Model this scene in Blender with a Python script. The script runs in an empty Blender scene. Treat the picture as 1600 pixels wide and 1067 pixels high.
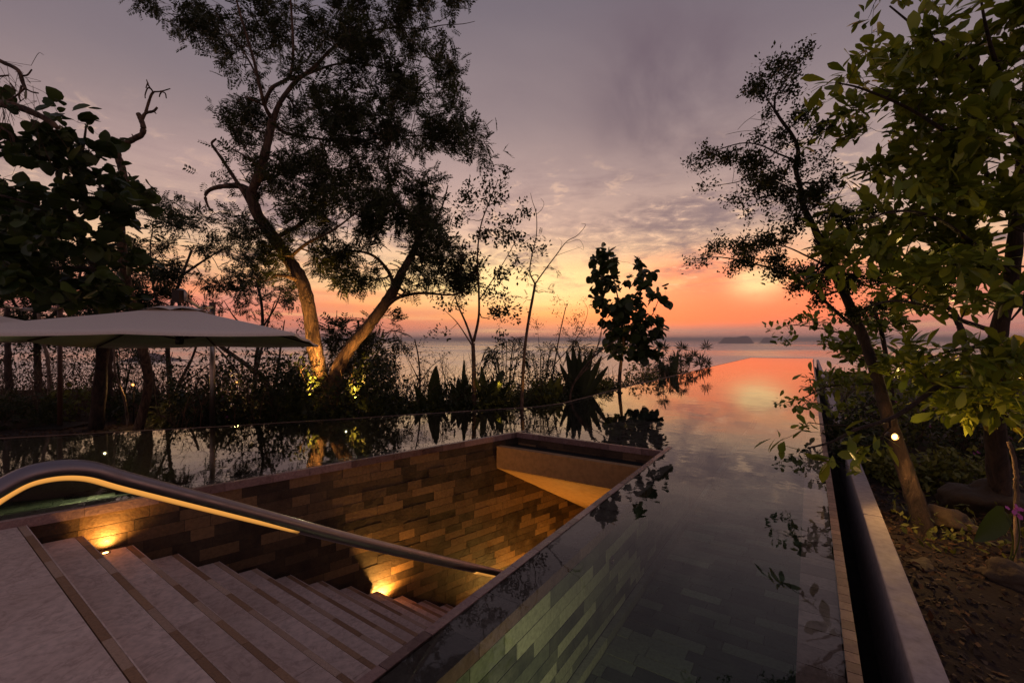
import bpy, bmesh, math, random
import numpy as np
from mathutils import Vector, Matrix
R = math.radians
rng = np.random.default_rng(7)
random.seed(7)
scene = bpy.context.scene
COL = scene.collection

# ------------------------------------------------------------------ camera
H = 1.4            # camera height above the pool water (z = 0)
F = 711.0          # focal length in photo pixels (16 mm on 36 mm)
HY = 530.0         # row of the horizon
cam_d = bpy.data.cameras.new('camera')
cam_d.lens = 16.0; cam_d.sensor_width = 36.0
cam_d.shift_y = -3.5 / 1600
cam_d.clip_start = 0.05; cam_d.clip_end = 90000
cam = bpy.data.objects.new('camera', cam_d); COL.objects.link(cam)
cam.location = (0, 0, H); cam.rotation_euler = (R(90), 0, 0)
scene.camera = cam

scene.view_settings.view_transform = 'Standard'
scene.view_settings.look = 'None'
scene.view_settings.exposure = 0.0
scene.view_settings.gamma = 1.0
scene.view_settings.use_curve_mapping = False
scene.cycles.max_bounces = 8
scene.cycles.transparent_max_bounces = 16
scene.cycles.caustics_reflective = False
scene.cycles.caustics_refractive = False
scene.cycles.sample_clamp_indirect = 4.0

def lin(r, g, b, a=1.0):
    f = lambda c: c / 12.92 if c <= .04045 else ((c + .055) / 1.055) ** 2.4
    return (f(r / 255), f(g / 255), f(b / 255), a)

# ------------------------------------------------------------------ node helper
class NT:
    def __init__(s, tree): s.t = tree; s.n = tree.nodes; s.l = tree.links
    def new(s, typ, **kw):
        n = s.n.new(typ)
        for k, v in kw.items(): setattr(n, k, v)
        return n
    def put(s, sock, v):
        if hasattr(v, 'is_output') or isinstance(v, bpy.types.NodeSocket): s.l.new(v, sock)
        else: sock.default_value = v
    def m(s, op, a, b=None, c=None, clamp=False):
        n = s.new('ShaderNodeMath', operation=op, use_clamp=clamp)
        s.put(n.inputs[0], a)
        if b is not None: s.put(n.inputs[1], b)
        if c is not None: s.put(n.inputs[2], c)
        return n.outputs[0]
    def mix(s, f, a, b, typ='MIX'):
        n = s.new('ShaderNodeMix', data_type='RGBA', blend_type=typ)
        s.put(n.inputs[0], f); s.put(n.inputs[6], a); s.put(n.inputs[7], b)
        return n.outputs[2]
    def ramp(s, f, stops, interp='LINEAR'):
        n = s.new('ShaderNodeValToRGB'); r = n.color_ramp; r.interpolation = interp
        while len(r.elements) < len(stops): r.elements.new(0.5)
        for e, (p, c) in zip(r.elements, stops):
            e.position = p; e.color = c if not isinstance(c, (int, float)) else (c, c, c, 1)
        s.put(n.inputs[0], f); return n.outputs[0]
    def noise(s, vec, scale, detail=4, rough=.5, dist=0.0):
        n = s.new('ShaderNodeTexNoise'); 
        if vec is not None: s.l.new(vec, n.inputs['Vector'])
        n.inputs['Scale'].default_value = scale; n.inputs['Detail'].default_value = detail
        n.inputs['Roughness'].default_value = rough; n.inputs['Distortion'].default_value = dist
        return n.outputs['Fac']
    def comb(s, x, y, z):
        n = s.new('ShaderNodeCombineXYZ'); s.put(n.inputs[0], x); s.put(n.inputs[1], y); s.put(n.inputs[2], z)
        return n.outputs[0]
    def bump(s, h, strength=.3, dist=.02):
        n = s.new('ShaderNodeBump'); n.inputs['Strength'].default_value = strength
        n.inputs['Distance'].default_value = dist; s.l.new(h, n.inputs['Height']); return n.outputs[0]

# ------------------------------------------------------------------ sky
SUN_AZ, SUN_EL = R(9), R(1.0)
world = bpy.data.worlds.new('World'); scene.world = world; world.use_nodes = True
w = NT(world.node_tree); w.n.clear()
tc = w.new('ShaderNodeTexCoord').outputs['Generated']
sp = w.new('ShaderNodeSeparateXYZ'); w.l.new(tc, sp.inputs[0])
dx, dy, dz = sp.outputs
D = 180 / math.pi
az = w.m('MULTIPLY', w.m('ARCTAN2', dx, dy), D)                       # degrees, 0 = straight ahead
el = w.m('MULTIPLY', w.m('ARCSINE', w.m('MAXIMUM', w.m('MINIMUM', dz, .9999), -.9999)), D)
ela = w.m('ABSOLUTE', el)
def gauss(a0, e0, sa, se):
    a = w.m('DIVIDE', w.m('SUBTRACT', az, a0), sa); e = w.m('DIVIDE', w.m('SUBTRACT', el, e0), se)
    r2 = w.m('ADD', w.m('MULTIPLY', a, a), w.m('MULTIPLY', e, e))
    return w.m('EXPONENT', w.m('MULTIPLY', r2, -1.0))
def stops(l): return [(math.sqrt(e / 90), lin(*c)) for e, c in l]
pos = w.m('SQRT', w.m('DIVIDE', ela, 90.0))
glow = w.ramp(pos, stops([(0, (160, 122, 114)), (1.3, (172, 124, 112)), (2.4, (226, 126, 84)), (3.8, (246, 160, 86)), (6.8, (252, 212, 138)),
        (10.5, (236, 194, 150)), (14, (204, 168, 148)), (19, (172, 145, 137)), (26, (144, 125, 124)), (36, (108, 98, 105)), (90, (84, 80, 98))]))
side = w.ramp(pos, stops([(0, (150, 112, 110)), (1.5, (176, 114, 106)), (4, (226, 122, 96)), (6.5, (238, 168, 116)), (9.5, (220, 176, 134)), (13, (180, 150, 134)),
        (18, (154, 131, 126)), (26, (122, 108, 112)), (36, (92, 87, 99)), (90, (80, 77, 92))]))
back = w.ramp(pos, stops([(0, (112, 94, 102)), (4, (132, 108, 116)), (12, (126, 108, 116)), (40, (102, 94, 106)), (90, (82, 78, 93))]))
daz = w.m('ABSOLUTE', w.m('SUBTRACT', az, 6.0))
f1 = w.new('ShaderNodeMapRange', interpolation_type='SMOOTHSTEP'); w.l.new(daz, f1.inputs[0]); f1.inputs[1].default_value = 8; f1.inputs[2].default_value = 42
f2 = w.new('ShaderNodeMapRange', interpolation_type='SMOOTHSTEP'); w.l.new(daz, f2.inputs[0]); f2.inputs[1].default_value = 55; f2.inputs[2].default_value = 130
colr = w.mix(f2.outputs[0], w.mix(f1.outputs[0], glow, side), back)
# cloud plane coordinates
inv = w.m('DIVIDE', 1.0, w.m('ADD', w.m('MAXIMUM', dz, 0.0), .10))
cp = w.comb(w.m('MULTIPLY', dx, inv), w.m('MULTIPLY', dy, inv), 0.0)
# long streaks lying low over the sea
st = w.comb(w.m('MULTIPLY', az, .035), w.m('MULTIPLY', el, .62), 2.0)
stn = w.noise(st, 1.0, 5, .55, .3)
low = w.ramp(w.m('DIVIDE', ela, 12.0), [(0, .15), (.12, .8), (.45, .75), (1, 0)])
sm = w.m('MULTIPLY', w.ramp(stn, [(.47, 0), (.60, 1)]), low)
colr = w.mix(w.m('MULTIPLY', sm, .62), colr, lin(214, 112, 84))
sm2 = w.m('MULTIPLY', w.ramp(stn, [(.33, 1), (.45, 0)]), low)
colr = w.mix(w.m('MULTIPLY', sm2, .40), colr, lin(255, 214, 140))
soft = w.noise(w.comb(w.m('MULTIPLY', az, .045), w.m('MULTIPLY', el, .22), 9.0), 1.0, 6, .6, .6)
sf = w.m('MULTIPLY', w.m('MULTIPLY', w.ramp(soft, [(.42, 0), (.60, 1)]), w.ramp(w.m('DIVIDE', ela, 14.0), [(.05, 1), (.6, .8), (1, 0)])), w.ramp(w.m('DIVIDE', daz, 40.0), [(.25, .25), (.7, 1)]))
colr = w.mix(w.m('MULTIPLY', sf, .5), colr, lin(160, 120, 122))
# salmon fan right of the glow, with its bright gap
wob = w.m('MULTIPLY', w.m('SUBTRACT', w.noise(w.comb(w.m('MULTIPLY', az, .09), w.m('MULTIPLY', el, .25), 5.0), 1.0, 5, .6), .5), 2.6)
fan = w.m('MULTIPLY', w.m('MULTIPLY', gauss(24.5, 5.0, 12, 3.8), 1.7), w.m('ADD', 1.0, wob), clamp=True)
colr = w.mix(w.m('MULTIPLY', fan, w.ramp(w.m('DIVIDE', ela, 3.0), [(.3, 0), (.75, .97)])), colr, lin(250, 116, 80))
gap = w.m('MULTIPLY', w.m('MULTIPLY', gauss(28.5, 6.4, 2.6, 1.7), 1.4), w.m('ADD', 1.0, wob), clamp=True)
colr = w.mix(gap, colr, lin(252, 202, 140))
gap2 = w.m('MULTIPLY', gauss(2.0, 6.6, 14, 2.8), .85)
colr = w.mix(gap2, colr, lin(253, 218, 152))
# broken altocumulus between 7 and 20 degrees
n1 = w.noise(cp, 1.25, 9, .64, .7)
n2 = w.noise(cp, 6.5, 7, .65, .35)
band = w.ramp(w.m('DIVIDE', ela, 30.0), [(.16, 0), (.30, 1), (.52, .9), (.78, .0)])
big = w.ramp(n1, [(.46, 0), (.60, 1)])
dark = w.m('MULTIPLY', w.m('MULTIPLY', band, big), w.ramp(n2, [(.36, .25), (.62, 1)]))
colr = w.mix(w.m('MULTIPLY', dark, .9), colr, lin(108, 88, 96))
lite = w.m('MULTIPLY', w.m('MULTIPLY', band, w.ramp(n1, [(.40, 0), (.52, 1)])), w.ramp(n2, [(.30, 1), (.44, 0)]))
colr = w.mix(w.m('MULTIPLY', lite, .8), colr, lin(244, 198, 160))
# cloud bank above the salmon fan
bn = w.m('MULTIPLY', gauss(17, 13.2, 15, 3.2), w.ramp(n2, [(.30, .1), (.60, 1)]))
colr = w.mix(w.m('MULTIPLY', bn, .85), colr, lin(122, 102, 104))
# soft veils high up
vn = w.noise(cp, .75, 6, .5, .6)
veil = w.ramp(vn, [(.38, 0), (.62, 1)])
hi = w.ramp(w.m('DIVIDE', ela, 60.0), [(.2, 0), (.45, 1)])
colr = w.mix(w.m('MULTIPLY', w.m('MULTIPLY', veil, hi), .42), colr, lin(96, 82, 92))
vd = w.m('MULTIPLY', w.m('MULTIPLY', gauss(19, 27, 9, 8), 1.5, clamp=True), w.ramp(w.noise(cp, 1.1, 8, .6, .8), [(.34, .25), (.56, 1)]))
colr = w.mix(w.m('MULTIPLY', vd, .85), colr, lin(92, 76, 86))
pk = w.m('MULTIPLY', gauss(-24, 17, 22, 5), w.ramp(vn, [(.3, 1), (.7, .3)]))
colr = w.mix(w.m('MULTIPLY', pk, .35), colr, lin(186, 146, 142))
# below the horizon: what the sea and land would give
below = w.m('LESS_THAN', el, -0.2)
colr = w.mix(below, colr, lin(62, 52, 58))
bg1 = w.new('ShaderNodeBackground'); w.l.new(colr, bg1.inputs[0]); bg1.inputs[1].default_value = 1.32
nish = w.new('ShaderNodeTexSky', sky_type='NISHITA', sun_disc=False)
nish.sun_elevation = SUN_EL; nish.sun_rotation = SUN_AZ
bg2 = w.new('ShaderNodeBackground'); w.l.new(nish.outputs[0], bg2.inputs[0]); bg2.inputs[1].default_value = 0.02
add = w.new('ShaderNodeAddShader'); w.l.new(bg1.outputs[0], add.inputs[0]); w.l.new(bg2.outputs[0], add.inputs[1])
wo = w.new('ShaderNodeOutputWorld'); w.l.new(add.outputs[0], wo.inputs[0])
world.cycles.sampling_method = 'MANUAL'; world.cycles.sample_map_resolution = 512

# the sun itself is already below the horizon in the photograph: no sun lamp

# ------------------------------------------------------------------ geometry helpers
def W(px, py, Y): return np.array([(px - 800) / F * Y, Y, H + (HY - py) / F * Y])
def G(px, py, z=0.0):
    Y = (H - z) * F / (py - HY); return np.array([(px - 800) / F * Y, Y, z])
def V3(a): return Vector((float(a[0]), float(a[1]), float(a[2])))

def mesh_np(name, verts, faces):
    """verts (N,3) ; faces (M,k) array with equal k, or a list of such arrays"""
    me = bpy.data.meshes.new(name)
    if not isinstance(faces, list): faces = [faces]
    faces = [np.asarray(f, dtype=np.int64) for f in faces if len(f)]
    verts = np.asarray(verts, dtype=np.float32)
    me.vertices.add(len(verts)); me.vertices.foreach_set('co', verts.ravel())
    nl = sum(f.size for f in faces); npoly = sum(len(f) for f in faces)
    me.loops.add(nl); me.polygons.add(npoly)
    me.loops.foreach_set('vertex_index', np.concatenate([f.ravel() for f in faces]).astype(np.int32))
    tot = np.concatenate([np.full(len(f), f.shape[1]) for f in faces]).astype(np.int32)
    st_ = np.concatenate([[0], np.cumsum(tot)[:-1]]).astype(np.int32)
    me.polygons.foreach_set('loop_start', st_)
    try: me.polygons.foreach_set('loop_total', tot)
    except Exception: pass
    me.polygons.foreach_set('use_smooth', [False] * npoly)
    me.update(calc_edges=True); me.validate(verbose=False)
    return me

def tag(o, label=None, cat=None, group=None, kind=None):
    if label: o['label'] = label
    if cat: o['category'] = cat
    if group: o['group'] = group
    if kind: o['kind'] = kind
    return o
def empty(name, loc, label, cat, group=None, rz=0):
    o = bpy.data.objects.new(name, None); COL.objects.link(o); o.location = V3(loc); o.rotation_euler = (0, 0, rz)
    o.empty_display_size = .2
    return tag(o, label, cat, group)
def link(name, me, mat, parent=None, smooth=False, loc=None):
    o = bpy.data.objects.new(name, me); COL.objects.link(o)
    if mat is not None and not me.materials: me.materials.append(mat)
    if smooth: me.polygons.foreach_set('use_smooth', [True] * len(me.polygons))
    if parent is not None: o.parent = parent
    if loc is not None: o.location = V3(loc)
    return o
def child(name, verts, faces, mat, parent=None, smooth=False):
    """verts in world space; made local to the parent's location (parents unrotated)"""
    v = np.asarray(verts, dtype=float)
    if parent is not None: v = v - np.array(base_of(parent))
    return link(name, mesh_np(name, v, faces), mat, parent, smooth)
def base_of(p):
    b = np.zeros(3)
    while p is not None: b += np.array(p.location); p = p.parent
    return b

BOXF = np.array([[0, 3, 2, 1], [4, 5, 6, 7], [0, 1, 5, 4], [1, 2, 6, 5], [2, 3, 7, 6], [3, 0, 4, 7]])
UNIT = np.array([[-1, -1, -1], [1, -1, -1], [1, 1, -1], [-1, 1, -1], [-1, -1, 1], [1, -1, 1], [1, 1, 1], [-1, 1, 1]]) * .5
def prism(poly, z0, z1):
    """poly: list of 2D points counter-clockwise"""
    n = len(poly); p = np.array(poly)[:, :2]
    if np.sum(p[:, 0] * np.roll(p[:, 1], -1) - np.roll(p[:, 0], -1) * p[:, 1]) < 0: p = p[::-1]
    v = np.vstack([np.c_[p, np.full(n, z0)], np.c_[p, np.full(n, z1)]])
    side_ = np.array([[i, (i + 1) % n, n + (i + 1) % n, n + i] for i in range(n)])
    return v, [side_, np.array([list(range(n))[::-1]]), np.array([list(range(n, 2 * n))])]
class MB:
    def __init__(s): s.v = []; s.f = {}; s.n = 0
    def add(s, v, f):
        if not isinstance(f, list): f = [f]
        for a in f:
            a = np.asarray(a)
            if len(a): s.f.setdefault(a.shape[1], []).append(a + s.n)
        s.v.append(np.asarray(v, dtype=float)); s.n += len(v)
    def build(s, name, mat, parent=None, smooth=False, world=True):
        if not s.v: return None
        v = np.vstack(s.v); f = [np.vstack(a) for a in s.f.values()]
        if world: return child(name, v, f, mat, parent, smooth)
        return link(name, mesh_np(name, v, f), mat, parent, smooth)
def tube(pts, rad, sides=6, cap=True):
    pts = np.asarray(pts, dtype=float); n = len(pts)
    rad = np.broadcast_to(np.asarray(rad, dtype=float), (n,))
    t = np.gradient(pts, axis=0); t /= np.linalg.norm(t, axis=1)[:, None] + 1e-9
    ref = np.array([0, 0, 1.0]) if abs(t[:, 2]).mean() < .8 else np.array([1.0, 0.2, 0])
    a = np.cross(t, ref); a /= np.linalg.norm(a, axis=1)[:, None] + 1e-9
    b = np.cross(t, a)
    ang = np.arange(sides) / sides * 2 * math.pi
    ring = pts[:, None, :] + rad[:, None, None] * (np.cos(ang)[None, :, None] * a[:, None, :] + np.sin(ang)[None, :, None] * b[:, None, :])
    v = ring.reshape(-1, 3)
    i = np.arange(n - 1)[:, None] * sides; j = np.arange(sides)[None, :]; k = (j + 1) % sides
    f = np.stack([i + j, i + k, i + sides + k, i + sides + j], -1).reshape(-1, 4)
    fs = [f]
    if cap: fs += [np.array([list(range(sides))[::-1], list(range((n - 1) * sides, n * sides))])] if sides == 4 else [np.array([list(range(sides))[::-1]]), np.array([list(range((n - 1) * sides, n * sides))])]
    return v, fs
def smooth_path(pts, sub=5):
    pts = np.asarray(pts, dtype=float)
    if len(pts) < 3:
        t = np.linspace(0, 1, sub + 1)[:, None]; return pts[0] * (1 - t) + pts[-1] * t
    p = np.vstack([2 * pts[0] - pts[1], pts, 2 * pts[-1] - pts[-2]]); out = []
    for i in range(1, len(p) - 2):
        t = np.linspace(0, 1, sub, endpoint=False)[:, None]
        out.append(.5 * ((2 * p[i]) + (-p[i - 1] + p[i + 1]) * t + (2 * p[i - 1] - 5 * p[i] + 4 * p[i + 1] - p[i + 2]) * t ** 2 + (-p[i - 1] + 3 * p[i] - 3 * p[i + 1] + p[i + 2]) * t ** 3))
    out.append(pts[-1][None]); return np.vstack(out)
def lathe(profile, sides=20):
    pr = np.asarray(profile, dtype=float); n = len(pr); ang = np.arange(sides) / sides * 2 * math.pi
    v = np.stack([pr[:, 0][:, None] * np.cos(ang), pr[:, 0][:, None] * np.sin(ang), np.repeat(pr[:, 1][:, None], sides, 1)], -1).reshape(-1, 3)
    i = np.arange(n - 1)[:, None] * sides; j = np.arange(sides)[None, :]; k = (j + 1) % sides
    return v, [np.stack([i + j, i + k, i + sides + k, i + sides + j], -1).reshape(-1, 4)]

# ------------------------------------------------------------------ materials
def mat_new(name):
    m = bpy.data.materials.new(name); m.use_nodes = True; t = NT(m.node_tree)
    bs = t.n['Principled BSDF']; return m, t, bs
def rnd_value(t):
    oi = t.new('ShaderNodeObjectInfo').outputs['Random']; ge = t.new('ShaderNodeNewGeometry').outputs['Random Per Island']
    return t.m('FRACT', t.m('ADD', oi, ge))
def stone(name, c1, c2, c3=None, rough=.6, scale=9, bump=.35, per=.7, spec=.4, wet=False):
    m, t, bs = mat_new(name)
    tcn = t.new('ShaderNodeTexCoord').outputs['Object']; geo = t.new('ShaderNodeNewGeometry').outputs['Position']
    r = rnd_value(t)
    st_ = [(0, lin(*c1)), (.5, lin(*(c3 or c1))), (1, lin(*c2))]
    base = t.ramp(r, st_)
    n = t.noise(geo, scale, 8, .6, .4); n2 = t.noise(geo, scale * 7, 6, .6)
    base = t.mix(t.m('MULTIPLY', t.ramp(n, [(.3, 0), (.7, 1)]), .45), base, t.mix(.5, lin(*c2), base))
    base = t.mix(t.ramp(n2, [(.3, .35), (.6, 0)]), base, lin(*[c * .45 for c in c1]))
    t.l.new(base, bs.inputs['Base Color'])
    rr = t.ramp(n, [(.3, max(rough - .15, .08)), (.7, min(rough + .15, 1))]); t.l.new(rr, bs.inputs['Roughness'])
    bs.inputs['Specular IOR Level'].default_value = spec
    h = t.m('ADD', n, t.m('MULTIPLY', n2, .6)); t.l.new(t.bump(h, bump, .012), bs.inputs['Normal'])
    return m
M = {}
M['brick'] = stone('slate_brick', (36, 27, 23), (134, 102, 70), (68, 52, 40), rough=.5, scale=5, bump=.5, spec=.35)
M['mortar'] = stone('mortar', (40, 34, 30), (58, 48, 40), rough=.8, scale=12)
M['slate_wet'] = stone('wet_slate', (84, 62, 60), (156, 126, 120), (116, 90, 86), rough=.3, scale=6, bump=.4, spec=.5)
M['pool_tile'] = stone('pool_slate', (40, 46, 40), (184, 182, 156), (96, 102, 88), rough=.5, scale=6, bump=.3)
M['floor_tile'] = stone('pool_floor_slate', (30, 38, 34), (128, 134, 112), (62, 70, 60), rough=.5, scale=6, bump=.3)
M['pool_dark'] = stone('pool_grout', (44, 48, 44), (70, 74, 68), rough=.8, scale=10)
M['shelf_tile'] = stone('shelf_slate', (120, 84, 80), (235, 190, 180), (178, 136, 128), rough=.4, scale=6, bump=.3)
M['rim_tile'] = stone('rim_slate', (104, 80, 70), (150, 120, 106), (126, 100, 88), rough=.5, scale=8, bump=.08)
M['concrete'] = stone('coping_concrete', (150, 138, 140), (172, 160, 160), rough=.7, scale=3, bump=.25)
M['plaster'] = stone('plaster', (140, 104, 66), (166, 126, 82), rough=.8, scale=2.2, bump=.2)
M['tread'] = stone('limestone_tread', (200, 174, 160), (220, 194, 180), (210, 184, 170), rough=.65, scale=3.2, bump=.06)
t = NT(M['tread'].node_tree); bs = t.n['Principled BSDF']; src = bs.inputs['Base Color'].links[0].from_socket
geo = t.new('ShaderNodeNewGeometry').outputs['Position']; vv_ = t.noise(geo, 1.7, 7, .65, 2.2); st_ = t.noise(geo, .9, 5, .6, .5)
c_ = t.mix(t.ramp(vv_, [(.47, 0), (.50, .30), (.53, 0)]), src, lin(120, 92, 80)); c_ = t.mix(t.m('MULTIPLY', t.ramp(st_, [(.42, 0), (.66, 1)]), .35), c_, lin(150, 122, 106))
t.l.new(c_, bs.inputs['Base Color'])
M['strip_dark'] = stone('brown_strip', (142, 106, 78), (170, 132, 100), rough=.6, scale=14, bump=.5)
M['strip_pale'] = stone('pale_strip', (176, 144, 120), (198, 168, 146), rough=.6, scale=14, bump=.5)
M['rock'] = stone('boulder', (60, 48, 36), (104, 84, 64), rough=.8, scale=4, bump=1.0)
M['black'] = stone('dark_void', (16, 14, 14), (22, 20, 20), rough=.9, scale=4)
def simple(name, c, rough=.5, metal=0.0, bump=0, scale=20):
    m, t, bs = mat_new(name); geo = t.new('ShaderNodeNewGeometry').outputs['Position']
    n = t.noise(geo, scale, 6, .6)
    t.l.new(t.mix(t.m('MULTIPLY', n, .5), lin(*c), lin(*[x * .7 for x in c])), bs.inputs['Base Color'])
    bs.inputs['Metallic'].default_value = metal
    t.l.new(t.ramp(n, [(.3, max(rough - .07, 0.03)), (.7, rough + .07)]), bs.inputs['Roughness'])
    if bump: t.l.new(t.bump(n, bump, .01), bs.inputs['Normal'])
    return m
M['steel'] = simple('brushed_steel', (150, 138, 140), .38, 1.0)
M['bronze'] = simple('umbrella_metal', (170, 160, 150), .35, 1.0)
M['dark_metal'] = simple('dark_metal', (60, 52, 48), .45, .9)
M['canvas'] = simple('canvas', (240, 224, 208), .85, 0, .3, 60)
M['rib'] = simple('rib_wood', (96, 66, 50), .6)
M['pink'] = simple('petal_pink', (205, 96, 170), .6)
def emit(name, c, s):
    m = bpy.data.materials.new(name); m.use_nodes = True; t = NT(m.node_tree); t.n.clear()
    e = t.new('ShaderNodeEmission'); e.inputs[0].default_value = c; e.inputs[1].default_value = s
    o = t.new('ShaderNodeOutputMaterial'); t.l.new(e.outputs[0], o.inputs[0]); return m
M['lamp_warm'] = emit('warm_lens', (1, .55, .16, 1), 14)
M['lamp_hot'] = emit('garden_lens', (1, .60, .22, 1), 40)
M['lamp_far'] = emit('far_garden_lens', (1, .50, .14, 1), 4); M['lamp_dim'] = emit('lamp_reflector', (1, .42, .10, 1), 1.2)
M['lamp_pool'] = emit('pool_lens', (1, .88, .50, 1), 6)
M['led'] = emit('painted_glint', (1, .42, .085, 1), .52)
t = NT(M['led'].node_tree); lw = t.new('ShaderNodeLayerWeight'); lw.inputs[0].default_value = .35   # painted reflection: glow strongest where seen square on
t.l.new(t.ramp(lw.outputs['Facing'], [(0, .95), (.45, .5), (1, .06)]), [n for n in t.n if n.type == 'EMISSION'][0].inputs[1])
def leafmat(name, c1, c2, trans=.35, rough=.45, spec=.3):
    m, t, bs = mat_new(name); r = rnd_value(t)
    geo = t.new('ShaderNodeNewGeometry').outputs['Position']; n = t.noise(geo, 5, 3)
    col_ = t.ramp(r, [(0, lin(*c1)), (1, lin(*c2))])
    col_ = t.mix(t.m('MULTIPLY', n, .4), col_, lin(*[x * .6 for x in c1]))
    t.l.new(col_, bs.inputs['Base Color']); bs.inputs['Roughness'].default_value = rough
    bs.inputs['Specular IOR Level'].default_value = spec
    tr = t.new('ShaderNodeBsdfTranslucent'); t.l.new(col_, tr.inputs[0])
    mx = t.new('ShaderNodeMixShader'); mx.inputs[0].default_value = trans
    out = t.n['Material Output']; t.l.new(bs.outputs[0], mx.inputs[1]); t.l.new(tr.outputs[0], mx.inputs[2]); t.l.new(mx.outputs[0], out.inputs[0])
    return m
M['leaf_fine'] = leafmat('fine_leaf', (44, 52, 24), (78, 84, 38), .3)
M['leaf_dark'] = leafmat('dark_leaf', (38, 46, 22), (66, 74, 34), .25)
M['leaf_big'] = leafmat('big_leaf', (106, 124, 36), (172, 178, 60), .3, .35)
M['leaf_round'] = leafmat('round_leaf', (44, 62, 28), (84, 98, 40), .25, .4)
M['leaf_warm_lit'] = leafmat('warm_lit_leaf', (150, 130, 40), (180, 160, 60), .35)
M['leaf_shrub'] = leafmat('shrub_leaf', (84, 92, 34), (142, 138, 60), .3)
M['litter'] = leafmat('litter_leaf', (58, 38, 24), (112, 76, 48), .1, .7)
def barkmat(name, c1, c2):
    m, t, bs = mat_new(name); geo = t.new('ShaderNodeNewGeometry').outputs['Position']
    mp = t.new('ShaderNodeMapping'); t.l.new(geo, mp.inputs[0]); mp.inputs['Scale'].default_value = (1, 1, .3)
    n = t.noise(mp.outputs[0], 11, 9, .7, 1.2); n2 = t.noise(geo, 3, 3)
    c = t.mix(t.ramp(n, [(.38, 0), (.62, 1)]), lin(*[x * .55 for x in c1]), lin(*c2)); c = t.mix(t.m('MULTIPLY', n2, .5), c, lin(*[x * .6 for x in c1]))
    t.l.new(c, bs.inputs['Base Color']); bs.inputs['Roughness'].default_value = .85
    t.l.new(t.bump(n, 1.0, .06), bs.inputs['Normal']); return m
M['bark'] = barkmat('bark', (88, 62, 46), (140, 108, 82))
M['bark_pale'] = barkmat('pale_bark', (132, 104, 82), (176, 148, 124))
M['bark_dark'] = barkmat('dark_bark', (62, 44, 36), (92, 70, 56))

# ------------------------------------------------------------------ layout of pool and stair
a2 = np.array([466.0, 711.0]); a2 /= np.linalg.norm(a2)          # along the lap pool
r2 = np.array([a2[1], -a2[0]])                                    # to its right
def UV(u, v, z=None):
    p = a2 * u + r2 * v
    return p if z is None else np.array([p[0], p[1], z])
V_IN, V_OUT = -1.549, -1.285            # island wall: stair side, pool side
V_SHELF, V_RIMI, V_RIM, V_GUT, V_COP = -.0545, .128, .181, .345, .478
DEPTH = .84
A0, A1 = G(0, 817.6)[:2], G(808, 676)[:2]
dl = (A1 - A0) / np.linalg.norm(A1 - A0); nl = np.array([-dl[1], dl[0]])   # left stair wall, nl points to the pool
def inter(p, d, q, e):
    t = np.linalg.solve(np.array([d, -e]).T, q - p); return p + d * t[0]
BL = A1                                                            # back corner, left
BR = UV(G(1037, 706)[:2] @ a2, V_IN)
db = (BR - BL) / np.linalg.norm(BR - BL); nb = np.array([-db[1], db[0]])   # back wall, nb points away from the stair
# infinity edge polyline on the water
EDGE = [G(0, 685)[:2] + (G(0, 685)[:2] - G(360, 665.7)[:2]) * 3.0] + [G(*p)[:2] for p in ((0, 685), (360, 665.7), (738, 642), (840, 635.6), (880, 630), (963, 608.5), (1100, 575.6), (1173, 558.8), (1271, 560))]
EDGE = np.array(EDGE); EDGE[-1] = UV(EDGE[-1] @ a2, V_RIM)
U_FAR = EDGE[-1] @ a2
U_BACK = -3.0

# water: one still sheet, flush with every overflow edge
ws = nl * .05; bs_ = nb * .05
wl_back = A0 - dl * 4.0
cornL = inter(A0 + ws, dl, BL + bs_, db); cornR = inter(BL + bs_, db, UV(0, V_IN + .05), a2)
poly = [UV(U_BACK, V_IN + .05), UV(U_BACK, V_RIM - .004), UV(U_FAR, V_RIM - .004)] + list(EDGE[::-1][1:]) + [wl_back + ws, cornL, cornR]
bm = bmesh.new(); bm.faces.new([bm.verts.new((p[0], p[1], 0.0)) for p in poly])
bmesh.ops.triangulate(bm, faces=bm.faces[:]); me = bpy.data.meshes.new('pool_water'); bm.to_mesh(me); bm.free()
me.validate()
mw = bpy.data.materials.new('pool_water'); mw.use_nodes = True; t = NT(mw.node_tree); t.n.clear()
geo = t.new('ShaderNodeNewGeometry').outputs['Position']
rip = t.noise(geo, 1.6, 3, .5, .3); rip2 = t.noise(geo, 9, 2, .5)
nrm = t.bump(t.m('ADD', rip, t.m('MULTIPLY', rip2, .10)), .05, .05)
fr = t.new('ShaderNodeFresnel'); fr.inputs[0].default_value = 1.33; t.l.new(nrm, fr.inputs[1])
gl = t.new('ShaderNodeBsdfGlossy'); gl.inputs['Roughness'].default_value = .012; gl.inputs[0].default_value = (1, 1, 1, 1); t.l.new(nrm, gl.inputs['Normal'])
tp = t.new('ShaderNodeBsdfTransparent'); tp.inputs[0].default_value = (.82, .93, .85, 1)
mx = t.new('ShaderNodeMixShader'); t.l.new(t.m('MULTIPLY', fr.outputs[0], 1.1, clamp=True), mx.inputs[0]); t.l.new(tp.outputs[0], mx.inputs[1]); t.l.new(gl.outputs[0], mx.inputs[2])
o = t.new('ShaderNodeOutputMaterial'); t.l.new(mx.outputs[0], o.inputs[0])
tag(link('pool_water', me, mw), kind='structure')

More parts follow.
